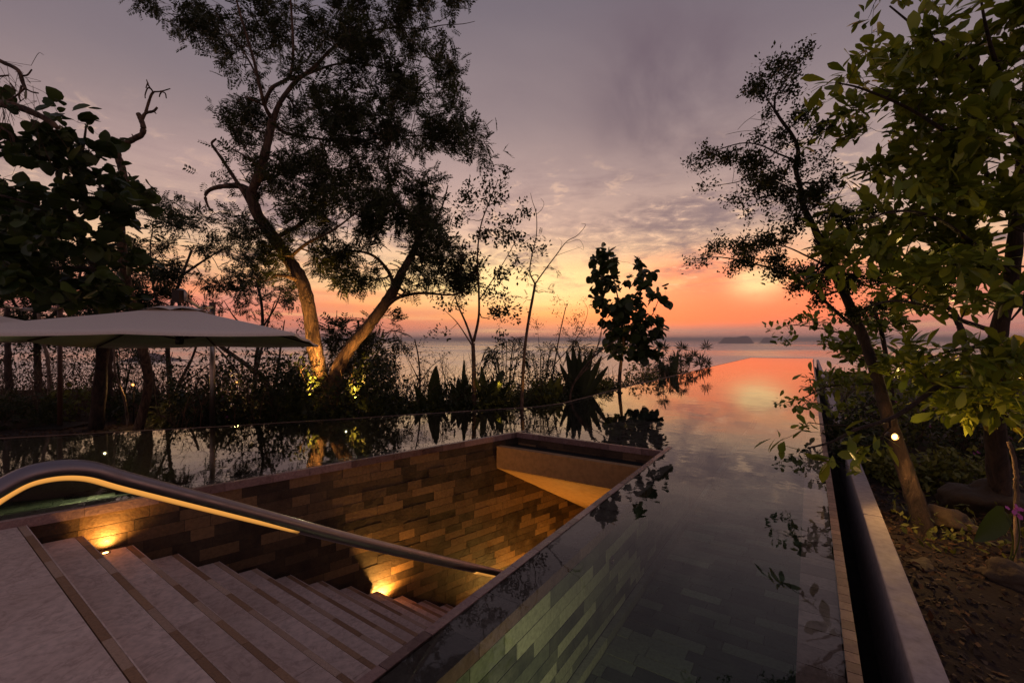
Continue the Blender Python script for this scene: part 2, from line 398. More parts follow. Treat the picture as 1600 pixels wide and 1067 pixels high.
# pool basin: grout-coloured floor under the tiles
def ext_poly(poly_, z): return np.array([[p[0], p[1], z] for p in poly_])
def polymesh(name, poly_, z, mat, kind='structure', label=None):
    bm = bmesh.new(); bm.faces.new([bm.verts.new((p[0], p[1], z)) for p in poly_]); bmesh.ops.triangulate(bm, faces=bm.faces[:])
    me = bpy.data.meshes.new(name); bm.to_mesh(me); bm.free(); o = link(name, me, mat); return tag(o, label, kind=kind)
TUN = 3.0
tL, tR = inter(BL + nb * TUN, db, A0 + nl * .24, dl), inter(BL + nb * TUN, db, UV(0, V_OUT), a2)
floor_poly = poly[:-2] + [inter(BL + bs_, db, A0 + nl * .24, dl), tL, tR, inter(BL + bs_, db, UV(0, V_OUT - .02), a2), UV(U_BACK, V_OUT - .02)]
floor_poly = [UV(U_BACK, V_OUT - .02)] + floor_poly[1:-1]
flr = polymesh('pool_floor', floor_poly, -DEPTH - .03, M['pool_dark'])

# shared pieces
boxme = {}
def boxmesh(mat, key):
    if (mat, key) not in boxme:
        me = mesh_np('piece_' + key, UNIT, BOXF); me.materials.append(M[mat]); boxme[(mat, key)] = me
    return boxme[(mat, key)]
def place_box(name, mat, parent, c, ax, ay, size, rot=0.0):
    """a box piece: centre c (world), local x along ax, local y along ay, third axis from their cross product"""
    o = bpy.data.objects.new(name, boxmesh(mat, name)); COL.objects.link(o)
    az_ = np.cross(ax, ay)
    m = Matrix(((ax[0] * size[0], ay[0] * size[1], az_[0] * size[2], 0), (ax[1] * size[0], ay[1] * size[1], az_[1] * size[2], 0), (ax[2] * size[0], ay[2] * size[1], az_[2] * size[2], 0), (0, 0, 0, 1)))
    b = np.array(base_of(parent)) if parent is not None else np.zeros(3)
    o.parent = parent
    m.translation = V3(np.asarray(c) - b); o.matrix_local = m
    return o
def pxsize(c, length):
    d = max(np.linalg.norm(np.asarray(c) - np.array([0, 0, H])), .3)
    return length * F / d
def in_view(c, margin=60):
    if c[1] < .3: return False
    x = 800 + c[0] / c[1] * F; y = HY - (c[2] - H) / c[1] * F
    return -margin < x < 1600 + margin and -margin < y < 1067 + margin
def lay(parent, pieces, mat, name, limit=300):
    """pieces: (centre, ax, ay, size). The largest seen become parts, the rest one joined part"""
    vis = [(pxsize(p[0], max(p[3][0], p[3][1])) if in_view(p[0]) and (len(p) < 5 or p[4]) else 0, i) for i, p in enumerate(pieces)]
    vis.sort(reverse=True)
    top = {i for s_, i in vis[:limit] if s_ >= 9}
    mb = MB()
    for i, p in enumerate(pieces):
        if i in top: place_box(name, mat, parent, p[0], p[1], p[2], p[3])
        else:
            az_ = np.cross(p[1], p[2]); v = UNIT * np.array(p[3]); mb.add(v[:, :1] * p[1] + v[:, 1:2] * p[2] + v[:, 2:] * az_ + p[0], BOXF)
    o = mb.build(name, M[mat], parent)
    if o: tag(o, kind='stuff')
def courses(p0, d2, L, z_top, z_bot, n2, ch, lr, gap=.006, depth=.05, proud=.010, avoid=None):
    """brick courses of a wall face: p0 2D start, d2 direction, n2 faces the viewer"""
    out = []; d3 = np.array([d2[0], d2[1], 0]); up = np.array([0, 0, 1.0]); n3 = np.array([n2[0], n2[1], 0])
    z = z_top
    while z > z_bot + .01:
        h = min(ch * rng.choice([.85, 1.0, 1.0, 1.15]), z - z_bot); s = -rng.uniform(0, lr[1])
        while s < L:
            l = rng.uniform(*lr); s0, s1 = max(s, 0), min(s + l, L)
            if s1 - s0 > .03:
                c2 = p0 + d2 * (s0 + s1) / 2
                c = np.array([c2[0], c2[1], z - h / 2]) + n3 * (-depth / 2 + rng.uniform(0, proud))
                if avoid is None or not avoid(c): out.append((c, d3, up, (s1 - s0 - gap, h - gap, depth)))
            s += l
        z -= h
    return out

# left stair wall -------------------------------------------------
STEP_R, STEP_G, Z0, NSTEP = .1706, .309, -.048, 22
n_s = np.array([.585, .811]); n_s /= np.linalg.norm(n_s); s_s = np.array([-n_s[1], n_s[0]])
N0 = G(38.8, 816.3, Z0)[:2] @ n_s
def tread_z(k): return Z0 - STEP_R * k
ZB = tread_z(NSTEP) - .1
pL = A0 - dl * 2.2; LL = np.linalg.norm(BL - pL) + 4.5
wallL = empty('stone_wall', (A0[0], A0[1], ZB), 'long slate brick wall along the far side of the sunken stair, glowing gold beside the step lights', 'wall')
pM = BL + dl * .05
v, f = prism([pM, pL + dl * LL, pL + dl * LL + nl * .24, pM + nl * .24], ZB, -.20); v[:, :2] += nl * .030; child('wall_core', v, f, M['mortar'], wallL)
v, f = prism([pL, pM, pM + nl * .24, pL + nl * .24], ZB, -.012); v[:, :2] += nl * .030
child('wall_core', v, f, M['mortar'], wallL)
def hidden_left(c):
    k = (c[:2] @ n_s - N0) / STEP_G
    return c[2] < tread_z(max(0, math.floor(k + 1))) - .12 or (c[2] > -.30 and (c[:2] - BL) @ dl > -.05)
br = courses(pL + nl * .03, dl, LL, -.070, ZB + .1, -nl, .095, (.17, .46), gap=.004, avoid=hidden_left, proud=.004)
lay(wallL, br, 'brick', 'brick')
# coping stones of the left wall, lying a little under water, and its dry lip
cs = []; s = 0.0
while s < np.linalg.norm(BL - pL):
    l = rng.uniform(.30, .55); c2 = pL + dl * (s + l / 2) + nl * .150
    cs.append((np.array([c2[0], c2[1], -.034]), np.array([dl[0], dl[1], 0]), np.array([nl[0], nl[1], 0]), (l - .004, .22, .05)))
    c2 = pL + dl * (s + l / 2) + nl * .0245
    cs.append((np.array([c2[0], c2[1], -.031]), np.array([dl[0], dl[1], 0]), np.array([nl[0], nl[1], 0]), (l - .003, .055, .075)))
    s += l
lay(wallL, cs, 'slate_wet', 'coping_stone', 80)

# back wall --------------------------------------------------------
Lb = np.linalg.norm(BR - BL)
wallB = empty('stone_wall', (BL[0], BL[1], -1.0), 'short dark slate wall closing the far end of the sunken stair above the plaster slab', 'wall')
v, f = prism([BL + db * -.0 + nb * .03, BR + nb * .03, BR + nb * .27, BL + nb * .27], -.60, -.012); child('wall_core', v, f, M['mortar'], wallB)
lay(wallB, courses(BL + nb * .03, db, Lb, -.070, -.34, -nb, .095, (.17, .46), gap=.004, proud=.004), 'brick', 'brick', 60)
cs = []; s = 0.0
while s < Lb:
    l = min(rng.uniform(.30, .45), Lb - s); 
    if l < .05: break
    c2 = BL + db * (s + l / 2)
    for off, wd, zc, hh in ((.150, .22, -.034, .05), (.0245, .055, -.031, .075)):
        q = c2 + nb * off; cs.append((np.array([q[0], q[1], zc]), np.array([db[0], db[1], 0]), np.array([nb[0], nb[1], 0]), (l - .004, wd, hh)))
    s += l
lay(wallB, cs, 'slate_wet', 'coping_stone', 40)

# island wall between stair and lap pool ---------------------------
wallR = empty('stone_wall', (*UV(1.0, (V_IN + V_OUT) / 2), ZB), 'slate tiled wall between the stair and the lap pool, its pool face seen through the water', 'wall')
u0, u1 = -2.6, BR @ a2 + .27
v, f = prism([UV(u0, V_IN + .004), UV(u1 + 6, V_IN + .004), UV(u1 + 6, V_OUT - .024), UV(u0, V_OUT - .024)], ZB, -.90); child('wall_core', v, f, M['mortar'], wallR)
v, f = prism([UV(u0, V_IN + .004), UV(u1 - .02, V_IN + .004), UV(u1 - .02, V_OUT - .024), UV(u0, V_OUT - .024)], -.90, -.066); child('wall_core', v, f, M['mortar'], wallR)
lay(wallR, courses(UV(u0, V_OUT), a2, u1 - u0, -.082, -DEPTH + .08, r2, .092, (.2, .5), gap=.004, proud=.004), 'pool_tile', 'brick', 300)
a3 = np.array([a2[0], a2[1], 0]); r3 = np.array([r2[0], r2[1], 0])
cs = []; u = u0
while u < u1:
    l = rng.uniform(.26, .42)
    q = UV(u + l / 2, V_IN + .0255); cs.append((np.array([q[0], q[1], -.032]), a3, -r3, (l - .004, .055, .074)))
    u += l
v, f = prism([UV(u1 - .02, V_IN + .004), UV(u1 + 3.2, V_IN + .004), UV(u1 + 3.2, V_OUT - .024), UV(u1 - .02, V_OUT - .024)], -.90, -.20); child('wall_core', v, f, M['mortar'], wallR)
u = u0
while u < u1:
    l = rng.uniform(.24, .46); dz = rng.uniform(-.004, 0)
    q = UV(u + l / 2, (V_IN + .055 + V_OUT) / 2); cs.append((np.array([q[0], q[1], -.046 + dz]), a3, -r3, (l - .005, V_OUT - V_IN - .058, .074)))
    u += l
lay(wallR, cs, 'slate_wet', 'coping_stone', 120)
pl = []; u = u0
while u < 14:
    l = rng.uniform(.5, .9); q = UV(u + l / 2, V_OUT + .026); pl.append((np.array([q[0], q[1], -DEPTH + .02]), a3, -r3, (l - .005, .05, .10))); u += l
lay(wallR, pl, 'pool_tile', 'plinth_stone', 40)
# round inlet on the pool face
q = G(934, 872)[:2]; ui = 3.35
inl = MB(); v, f = lathe([(0, 0), (.028, 0), (.028, .008), (.018, .012), (.016, .004), (0, .004)], 18)
mt = np.array([[0, 0, 1], [0, 1, 0], [1, 0, 0]]); vv = v[:, :1] * a3 + v[:, 1:2] * np.array([0, 0, 1.0]) + v[:, 2:] * r3 + UV(ui, V_OUT + .008, -.30); inl.add(vv, f)
inl.build('inlet_nozzle', M['steel'], wallR)

# lap pool floor tiles, laid across the pool
ft = []; u = 0.2
while u < 11.5:
    v_ = V_OUT + .055 - rng.uniform(0, .4)
    while v_ < V_SHELF:
        l = rng.uniform(.30, .46); v0, v1 = max(v_, V_OUT + .055), min(v_ + l, V_SHELF - .004)
        if v1 - v0 > .03:
            q = UV(u + .06, (v0 + v1) / 2); ft.append((np.array([q[0], q[1], -DEPTH - .01 + rng.uniform(-.003, .003)]), r3, a3, (v1 - v0 - .006, .114, .03)))
        v_ += l
    u += .12
lay(flr, ft, 'floor_tile', 'tile', 280)
# floor tiles of the wide pool left of the stair
ft = []; s = 0.0; nl3 = np.array([nl[0], nl[1], 0]); dl3 = np.array([dl[0], dl[1], 0])
flr2 = tag(link('pool_floor', mesh_np('pool_floor', np.array([[0, 0, 0], [.01, 0, 0], [.01, .01, 0], [0, .01, 0]]) + np.array([*(A0 + nl * 1.0), -DEPTH - .025]), np.array([[0, 1, 2, 3]])), M['pool_dark']), kind='structure')
for i in range(30):
    q = 0.30 + i * .20; s = -rng.uniform(0, .3) - 1.4
    while s < 5.8:
        l = rng.uniform(.18, .36); c2 = A0 + dl * (s + l / 2) + nl * (q + .1)
        if l > .05: ft.append((np.array([c2[0], c2[1], -DEPTH - .01 + rng.uniform(-.003, .003)]), dl3, nl3, (l - .006, .194, .03)))
        s += l
# keep tiles inside the infinity edge
def dist_edge(p):
    """signed: negative inside the pool, positive out in the garden"""
    best = 1e9; sg = 1
    for i in range(len(EDGE) - 1):
        e = EDGE[i + 1] - EDGE[i]; L2 = e @ e; tt = min(1, max(0, ((p - EDGE[i]) @ e) / L2)); q = EDGE[i] + e * tt; d = np.linalg.norm(p - q)
        if d < best: best = d; c = e[0] * (p - q)[1] - e[1] * (p - q)[0]; sg = 1 if c > 0 else -1
    return best * sg
ft = [p for p in ft if dist_edge(p[0][:2]) < -.3]
lay(flr2, ft, 'floor_tile', 'tile', 280)

# shallow shelf along the right rim
shelf = empty('pool_ledge', (*UV(1.5, V_SHELF), -DEPTH), 'shallow ledge of dark slate bands just under the water beside the right rim', 'ledge')
v, f = prism([UV(U_BACK, V_SHELF + .012), UV(U_FAR, V_SHELF + .012), UV(U_FAR, V_RIMI - .004), UV(U_BACK, V_RIMI - .004)], -DEPTH, -.085); child('ledge_core', v, f, M['pool_dark'], shelf)
cs = []; u = 0.0
while u < 37:
    l = .155 * rng.choice([1, 1, 1, .62]); q = UV(u + l / 2, (V_SHELF + V_RIMI) / 2)
    cs.append((np.array([q[0], q[1], -.060 + rng.uniform(-.002, .002)]), a3, -r3, (l - .004, V_RIMI - V_SHELF - .006, .045))); u += l
lay(shelf, cs, 'shelf_tile', 'tile', 110)
lay(shelf, courses(UV(0.3, V_SHELF + .012), a2, 12, -.090, -DEPTH + .02, -r2, .09, (.3, .6), depth=.03, proud=.003), 'floor_tile', 'side_tile', 60)

# overflow rim of small tiles
rim = empty('overflow_rim', (*UV(1.5, V_RIM), -.6), 'narrow pale overflow rim of small tiles along the dark gutter', 'pool rim')
v, f = prism([UV(U_BACK, V_RIMI), UV(U_FAR, V_RIMI), UV(U_FAR, V_RIM - .008), UV(U_BACK, V_RIM - .008)], -.95, -.036); child('rim_core', v, f, M['black'], rim)
cs = []; u = 0.2
while u < 37:
    l = rng.choice([.075, .085, .105]); q = UV(u + l / 2, (V_RIMI + V_RIM) / 2)
    cs.append((np.array([q[0], q[1], -.012]), a3, -r3, (l - .004, V_RIM - V_RIMI, .036))); u += l
lay(rim, cs, 'rim_tile', 'tile', 150)

# gutter and concrete kerb
gut = polymesh('overflow_gutter', [UV(U_BACK, V_RIM - .01), UV(U_FAR, V_RIM - .01), UV(U_FAR, V_GUT + .01), UV(U_BACK, V_GUT + .01)], -.62, M['black'])
kerb = empty('concrete_kerb', (*UV(1.5, V_COP), -.8), 'long grey concrete kerb wall right of the dark overflow gutter', 'kerb')
u = -2.0; k = 0
for L in (6.6, 3.2, 4.0, 5.0, 6.0, 7.0, 7.7):
    v, f = prism([UV(u, V_GUT + .01), UV(u + L - .006, V_GUT + .01), UV(u + L - .006, V_COP), UV(u, V_COP)], -.9, .002 + .0015 * (k % 2))
    o = child('kerb_section', v, f, M['concrete'], kerb)
    bv = o.modifiers.new('edge', 'BEVEL'); bv.width = .008; bv.segments = 2
    u += L; k += 1

# infinity edge wall
edge = empty('infinity_edge_wall', (*EDGE[3], -1.2), 'dark slate infinity edge wall with a thin bright wet lip against the garden', 'wall')
for i in range(len(EDGE) - 1):
    p, q = EDGE[i], EDGE[i + 1]; e = (q - p) / np.linalg.norm(q - p); n = np.array([-e[1], e[0]])
    v, f = prism([p - n * .16, q - n * .16, q - n * .002, p - n * .002], -1.0, -.016); child('wall_segment', v, f, M['slate_wet'], edge)
    L = np.linalg.norm(q - p); s = 0; mb = MB(); pcs = []
    while s < L:
        l = min(rng.uniform(.35, .6), L - s)
        if l > .02:
            c = p + e * (s + l / 2) + n * .016
            pcs.append((np.array([c[0], c[1], -.018]), np.array([e[0], e[1], 0]), np.array([n[0], n[1], 0]), (l - .004, .030, .048)))
        s += l
    lay(edge, pcs, 'rim_tile', 'lip_stone', 40)

# plaster slab over the stair and its sloping soffit ----------------
tA = inter(np.array([0., 0.]), np.array([(776 - 800) / F, 1.0]), A0, dl)     # slab corner on the left wall
z_t, z_b = H - 167 * tA[1] / F, H - 200 * tA[1] / F
dvec = db
tB = inter(tA, dvec, UV(0, V_IN), a2)
q2 = inter(np.array([0., 0.]), np.array([(916 - 800) / F, 1.0]), A0, dl); z2 = H - 264 * q2[1] / F
slope = (z2 - z_b) / ((q2 - tA) @ nb)
back = 3.4
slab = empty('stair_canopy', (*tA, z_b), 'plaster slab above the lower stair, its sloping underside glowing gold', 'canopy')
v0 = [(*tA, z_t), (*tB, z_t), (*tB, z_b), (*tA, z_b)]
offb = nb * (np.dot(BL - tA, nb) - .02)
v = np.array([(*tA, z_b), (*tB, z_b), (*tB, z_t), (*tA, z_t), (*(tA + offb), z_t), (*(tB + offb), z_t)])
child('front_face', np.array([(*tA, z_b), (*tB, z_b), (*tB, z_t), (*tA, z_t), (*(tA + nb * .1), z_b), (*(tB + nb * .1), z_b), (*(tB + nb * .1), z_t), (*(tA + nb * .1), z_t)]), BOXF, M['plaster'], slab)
rp = [BL + nb * .28, inter(BL + nb * .28, db, UV(0, V_OUT), a2), tR, tL]
v, f = prism(rp, -.36, -.18); child('tunnel_roof', v, f, M['slate_wet'], slab)
v, f = prism([tL, tR, tR + nb * .1, tL + nb * .1], -.9, -.18); child('tunnel_roof', v, f, M['slate_wet'], slab)
ex = 3.6
e1, e2 = inter(tA + nb * ex, dvec, A0, dl), inter(tA + nb * ex, dvec, UV(0, V_IN), a2)
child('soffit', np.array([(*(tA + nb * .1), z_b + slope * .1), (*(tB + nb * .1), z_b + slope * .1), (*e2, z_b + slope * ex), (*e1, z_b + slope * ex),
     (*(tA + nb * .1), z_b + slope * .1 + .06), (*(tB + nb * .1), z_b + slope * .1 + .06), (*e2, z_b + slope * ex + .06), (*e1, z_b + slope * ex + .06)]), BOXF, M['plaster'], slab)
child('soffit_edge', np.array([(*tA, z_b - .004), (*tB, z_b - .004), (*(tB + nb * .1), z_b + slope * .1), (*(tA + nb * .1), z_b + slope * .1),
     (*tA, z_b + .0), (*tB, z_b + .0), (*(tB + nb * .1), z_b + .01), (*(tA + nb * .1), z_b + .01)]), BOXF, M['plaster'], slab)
v, f = prism([tA + nb * .101, tB + nb * .101, BR + nb * .02, BL + nb * .02], z_t - .05, z_t - .035); child('top_slab', v, f, M['black'], slab)
# lower landing at the bottom
polymesh('lower_landing', [pL, pL + dl * (LL + .5), UV(u1 + 6, V_IN), UV(-2, V_IN)], ZB + .02, M['black'])

# staircase --------------------------------------------------------
stair = empty('staircase', (*UV(1.8, -2.6), ZB), 'pale limestone stair with brown inlaid strips going down between the slate walls', 'staircase')
def s_lim(n):
    p = n_s * n; l = inter(p, s_s, A0 - nl * .004, dl) @ s_s; r = inter(p, s_s, UV(0, V_IN - .004), a2) @ s_s
    return r, l
def quad(n0_, n1_, sa0, sa1, sb0, sb1, z0, z1):
    """between n0_ and n1_; sa = s range at n0_, sb at n1_"""
    P = [n_s * n0_ + s_s * sa0, n_s * n1_ + s_s * sb0, n_s * n1_ + s_s * sb1, n_s * n0_ + s_s * sa1]
    return prism(P, z0, z1)
STRIP = .046
def stair_tread(n0_, n1_, z, joints, th=.035):
    nm = n1_ - STRIP
    for (na, nb_, kind) in ((n0_, nm - .003, 'tread'), (nm, n1_ - .007, 'strip')):
        ra, la = s_lim(na); rb, lb = s_lim(nb_)
        js = [None] + sorted(joints if kind == 'tread' else list(np.arange(ra + rng.uniform(.1, .4), la, .36))) + [None]
        for i in range(len(js) - 1):
            a0 = ra if js[i] is None else js[i] + .0015; b0 = rb if js[i] is None else js[i] + .0015
            a1 = la if js[i + 1] is None else js[i + 1] - .0015; b1 = lb if js[i + 1] is None else js[i + 1] - .0015
            if a1 - a0 < .01 or b1 - b0 < .01: continue
            v, f = quad(na, nb_, a0, a1, b0, b1, z - th, z + (rng.uniform(0, .001)))
            mat = M['tread'] if kind == 'tread' else M['strip_dark' if rng.random() < .55 else 'strip_pale']
            child('tread_slab' if kind == 'tread' else 'inlay_strip', v, f, mat, stair)
    r0, l0 = s_lim(n1_ - .006); r1, l1 = s_lim(n1_)
    v, f = quad(n1_ - .006, n1_, r0, l0, r1, l1, z - th, z + .0012); child('nosing', v, f, M['tread'], stair)
for k in range(1, NSTEP):
    n0_, n1_ = N0 + (k - 1) * STEP_G - .012, N0 + k * STEP_G
    r_, l_ = s_lim(n0_)
    stair_tread(n0_, n1_, tread_z(k), list(np.arange(r_ + rng.uniform(.5, 1.0), l_ - .2, .95)))
    r0, l0 = s_lim(n1_ - .06); r1, l1 = s_lim(n1_ - .014)
    v, f = quad(n1_ - .06, n1_ - .014, r0, l0, r1, l1, tread_z(k + 1) - .02, tread_z(k) - .036); child('riser', v, f, M['tread'], stair)
# top landing
land = empty('stair_landing', (*UV(0.2, -2.2), -.5), 'pale limestone landing at the head of the stair, lower left', 'landing')
nn = [N0 - 4.0, N0 - 2.0, N0 - STRIP - .003]
for i in range(2):
    na, nb_ = nn[i], nn[i + 1] - .003
    ra, la = s_lim(na); rb, lb = s_lim(nb_)
    js = [None] + list(np.arange(-3.5, 6.5, .98) + .32 + .4 * i) + [None]
    for j in range(len(js) - 1):
        a0 = ra if js[j] is None else max(js[j] + .0015, ra); b0 = rb if js[j] is None else max(js[j] + .0015, rb)
        a1 = la if js[j + 1] is None else min(js[j + 1] - .0015, la); b1 = lb if js[j + 1] is None else min(js[j + 1] - .0015, lb)
        if a1 - a0 < .02 or b1 - b0 < .02: continue
        v, f = quad(na, nb_, a0, a1, b0, b1, Z0 - .04, Z0); child('paving_slab', v, f, M['tread'], land)
r_, l_ = s_lim(N0 - STRIP); js = [None] + list(np.arange(r_ + .3, l_, .33)) + [None]
for i in range(len(js) - 1):
    na, nb_ = N0 - STRIP, N0 - .007; ra, la = s_lim(na); rb, lb = s_lim(nb_)
    a0 = ra if js[i] is None else js[i] + .0015; a1 = la if js[i + 1] is None else js[i + 1] - .0015
    b0 = rb if js[i] is None else a0; b1 = lb if js[i + 1] is None else a1
    v, f = quad(na, nb_, a0, a1, b0, b1, Z0 - .04, Z0 + .0005); child('inlay_strip', v, f, M['strip_dark' if rng.random() < .55 else 'strip_pale'], land)
r0, l0 = s_lim(N0 - .006); r1, l1 = s_lim(N0)
v, f = quad(N0 - .006, N0, r0, l0, r1, l1, Z0 - .04, Z0 + .0012); child('nosing', v, f, M['tread'], land)
v, f = quad(N0 - .06, N0 - .014, *s_lim(N0 - .06), *s_lim(N0 - .014), tread_z(1) - .02, Z0 - .041); child('riser', v, f, M['tread'], land)
v, f = quad(N0 - 4.0, N0 - .06, *s_lim(N0 - 4.0), *s_lim(N0 - .06), -.6, Z0 - .041); child('landing_base', v, f, M['mortar'], land)

# handrail ----------------------------------------------------------
VR = -1.70
rail = empty('handrail', (*UV(.12, VR), Z0), 'brushed steel handrail sweeping down beside the near side of the stair', 'handrail')
pts = [(.075, .0), (.085, .45), (.11, .80), (.165, .955), (.2525, 1.024), (.32, 1.049), (.409, 1.035), (.516, .972), (.795, .808), (1.336, .490), (2.469, -.147), (3.6, -.785), (5.2, -1.69)]
P3 = smooth_path([UV(u_, VR, z_) for u_, z_ in pts], 8); P3[:8, 2] = np.maximum(P3[:8, 2], Z0)
v, f = tube(P3, .0255, 24); child('rail', v, f, M['steel'], rail, True)
# glowing strips that paint in the step lights' gold reflection under the rail
glint_path = smooth_path([UV(u_, VR, z_) for u_, z_ in [(.165, .955), (.2525, 1.024), (.32, 1.049), (.409, 1.035), (.516, .972), (.795, .808), (1.05, .66)]], 8)
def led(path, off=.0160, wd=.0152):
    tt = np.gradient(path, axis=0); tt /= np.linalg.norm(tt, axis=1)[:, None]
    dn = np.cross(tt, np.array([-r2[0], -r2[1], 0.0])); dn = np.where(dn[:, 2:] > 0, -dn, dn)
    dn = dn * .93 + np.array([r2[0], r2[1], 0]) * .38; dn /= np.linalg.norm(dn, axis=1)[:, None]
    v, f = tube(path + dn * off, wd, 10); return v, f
v, f = led(glint_path); child('glint_strip', v, f, M['led'], rail, True)
v, f = led(smooth_path([UV(u_, VR, z_) for u_, z_ in [(2.18, .0155), (2.30, -.052), (2.42, -.1195)]], 6)); child('glint_strip', v, f, M['led'], rail, True)
for u_, z_ in ((1.0, .687), (2.46, -.142), (4.2, -1.12)):
    br_ = smooth_path([UV(u_, VR, z_ - .02), UV(u_, VR + .01, z_ - .06), UV(u_, VR + .06, z_ - .085), UV(u_, V_IN, z_ - .085)], 5)
    if z_ - .085 < -.1:
        v, f = tube(br_, .007, 8); child('bracket', v, f, M['steel'], rail, True)

# recessed lights ---------------------------------------------------
WARM = (1, .49, .10)
def spot(name, loc, target, watt, size, blend=.6, color=WARM, rad=.02, parent=None):
    d = bpy.data.lights.new(name, 'SPOT'); d.energy = watt; d.spot_size = R(size); d.spot_blend = blend; d.color = color; d.shadow_soft_size = rad
    o = bpy.data.objects.new(name, d); COL.objects.link(o)
    dirv = V3(np.array(target) - np.array(loc)); o.rotation_euler = dirv.to_track_quat('-Z', 'Y').to_euler()
    b = base_of(parent) if parent is not None else np.zeros(3)
    o.location = V3(np.array(loc) - b); o.parent = parent; return o
def pointl(name, loc, watt, color=WARM, rad=.03, parent=None):
    d = bpy.data.lights.new(name, 'POINT'); d.energy = watt; d.color = color; d.shadow_soft_size = rad
    o = bpy.data.objects.new(name, d); COL.objects.link(o); b = base_of(parent) if parent is not None else np.zeros(3)
    o.location = V3(np.array(loc) - b); o.parent = parent; return o
def step_light(p, tgt, watt, size, label, lens='lamp_warm'):
    e = empty('step_light', p, label, 'step light', 'uplights let into the stair')
    v, f = lathe([(.020, 0), (.020, .003), (.034, .004), (.036, .0), (.036, -.02)], 24); child('trim_ring', v + p, f, M['steel'], e, True)
    v, f = lathe([(0.0, .0022), (.019, .0022), (.0195, -.01)], 20); v[:20, 0] += 0; child('lens', v + p, f, M[lens], e)
    spot('lamp', p + np.array([0, 0, .012]), tgt, watt, size, 1.0, parent=e)
def wall_pt(px, off, z):
    q = inter(np.array([0., 0.]), np.array([(px - 800) / F, 1.0]), A0 - nl * off, dl); return np.array([q[0], q[1], z])
p = G(165, 863.5, tread_z(2) + .002); step_light(p, p + np.array([nl[0] * .25 , nl[1] * .25, 1.0]), 34, 150, 'round uplight glowing at the wall end of the third step from the top')
p = G(434, 909, tread_z(7) + .002); step_light(p, p + np.array([nl[0] * .1, nl[1] * .1, 1.0]), .6, 80, 'small uplight glowing at the wall end halfway down the stair')
def tread_pt(px, off):
    q = wall_pt(px, off, 0); k = math.ceil((q[:2] @ n_s - N0) / STEP_G); q[2] = tread_z(k) + .003; return q
p = tread_pt(604, .07); step_light(p, p + np.array([nl[0] * .12, nl[1] * .12, 1.0]), 110, 160, 'hidden uplight behind the lower steps washing the brick wall gold')
p = tread_pt(850, .45); step_light(p, p + np.array([-nl[0] * .1, -nl[1] * .1, 1.0]), 170, 160, 'uplight under the plaster slab lighting its soffit gold')

# underwater lights ---------------------------------------------------
def pool_light(p, n, watt, label, tgt=None):
    e = empty('underwater_light', p, label, 'pool light', 'lights under the pool water')
    n3 = np.array([n[0], n[1], 0.0]); t3 = np.array([-n[1], n[0], 0.0]); up = np.array([0, 0, 1.0])
    v, f = lathe([(.034, 0), (.034, .010), (.048, .010), (.050, 0)], 20); vv = v[:, :1] * t3 + v[:, 1:2] * up + v[:, 2:] * n3 + p; child('trim_ring', vv, f, M['steel'], e, True)
    v, f = lathe([(0, .008), (.016, .006)], 20); vv = v[:, :1] * t3 + v[:, 1:2] * up + v[:, 2:] * n3 + p; child('lens', vv, f, M['lamp_pool'], e)
    spot('lamp', p + n3 * .03, tgt if tgt is not None else p + n3 + np.array([0, 0, -.25]), watt, 150, .8, (1, .86, .50), .03, e)
def on_edge(px, py):
    for i in range(len(EDGE) - 1):
        try: q = inter(np.array([0., 0.]), np.array([(px - 800) / F, 1.0]), EDGE[i], EDGE[i + 1] - EDGE[i])
        except Exception: continue
        e = EDGE[i + 1] - EDGE[i]; tt = (q - EDGE[i]) @ e / (e @ e)
        if 0 <= tt <= 1 and q[1] > 0:
            e /= np.linalg.norm(e); n = np.array([e[1], -e[0]]); q = q + n * .165
            return np.array([q[0], q[1], H - (py - HY) * q[1] / F]), n
for px, py, lb in ((173, 708, 'bright underwater light in the pool wall below the dark post'), (540, 674, 'bright underwater light in the pool wall in front of the big forked tree')):
    p, n = on_edge(px, py); pool_light(p, n, 55, lb)
p = UV(1.46, V_SHELF - .01, -.40); pool_light(p, -r2, 26, 'underwater light in the ledge side near the bottom edge lighting the tiles green', UV(1.75, -.9, -.9))
# end of pool lights

# a few fallen leaves lying on the treads
def fallen_leaf(px, py, k, label, rz):
    v, f = np.array([[0, 0, .002], [.012, .006, .006], [.028, .007, .004], [.045, 0, .003], [.028, -.007, .006], [.012, -.006, .004]]), np.array([[0, 5, 1, 1], [1, 5, 4, 2], [2, 4, 3, 3]])
    bm = bmesh.new(); vs = [bm.verts.new(q) for q in v]; bm.faces.new([vs[0], vs[5], vs[1]]); bm.faces.new([vs[1], vs[5], vs[4], vs[2]]); bm.faces.new([vs[2], vs[4], vs[3]])
    me = bpy.data.meshes.new('fallen_leaf'); bm.to_mesh(me); bm.free(); o = link('fallen_leaf', me, M['litter'], loc=G(px, py, tread_z(k) + .002)); o.rotation_euler = (0, 0, rz); tag(o, label, 'leaf', 'fallen leaves on the stair')
fallen_leaf(376, 899, 6, 'dark fallen leaf at the wall end of a tread just above the small uplight', .6)
fallen_leaf(490, 912, 8, 'dark fallen leaf at the wall end of the tread past the small uplight', 1.2)
fallen_leaf(330, 945, 5, 'small brown leaf lying mid stair', 2.0)

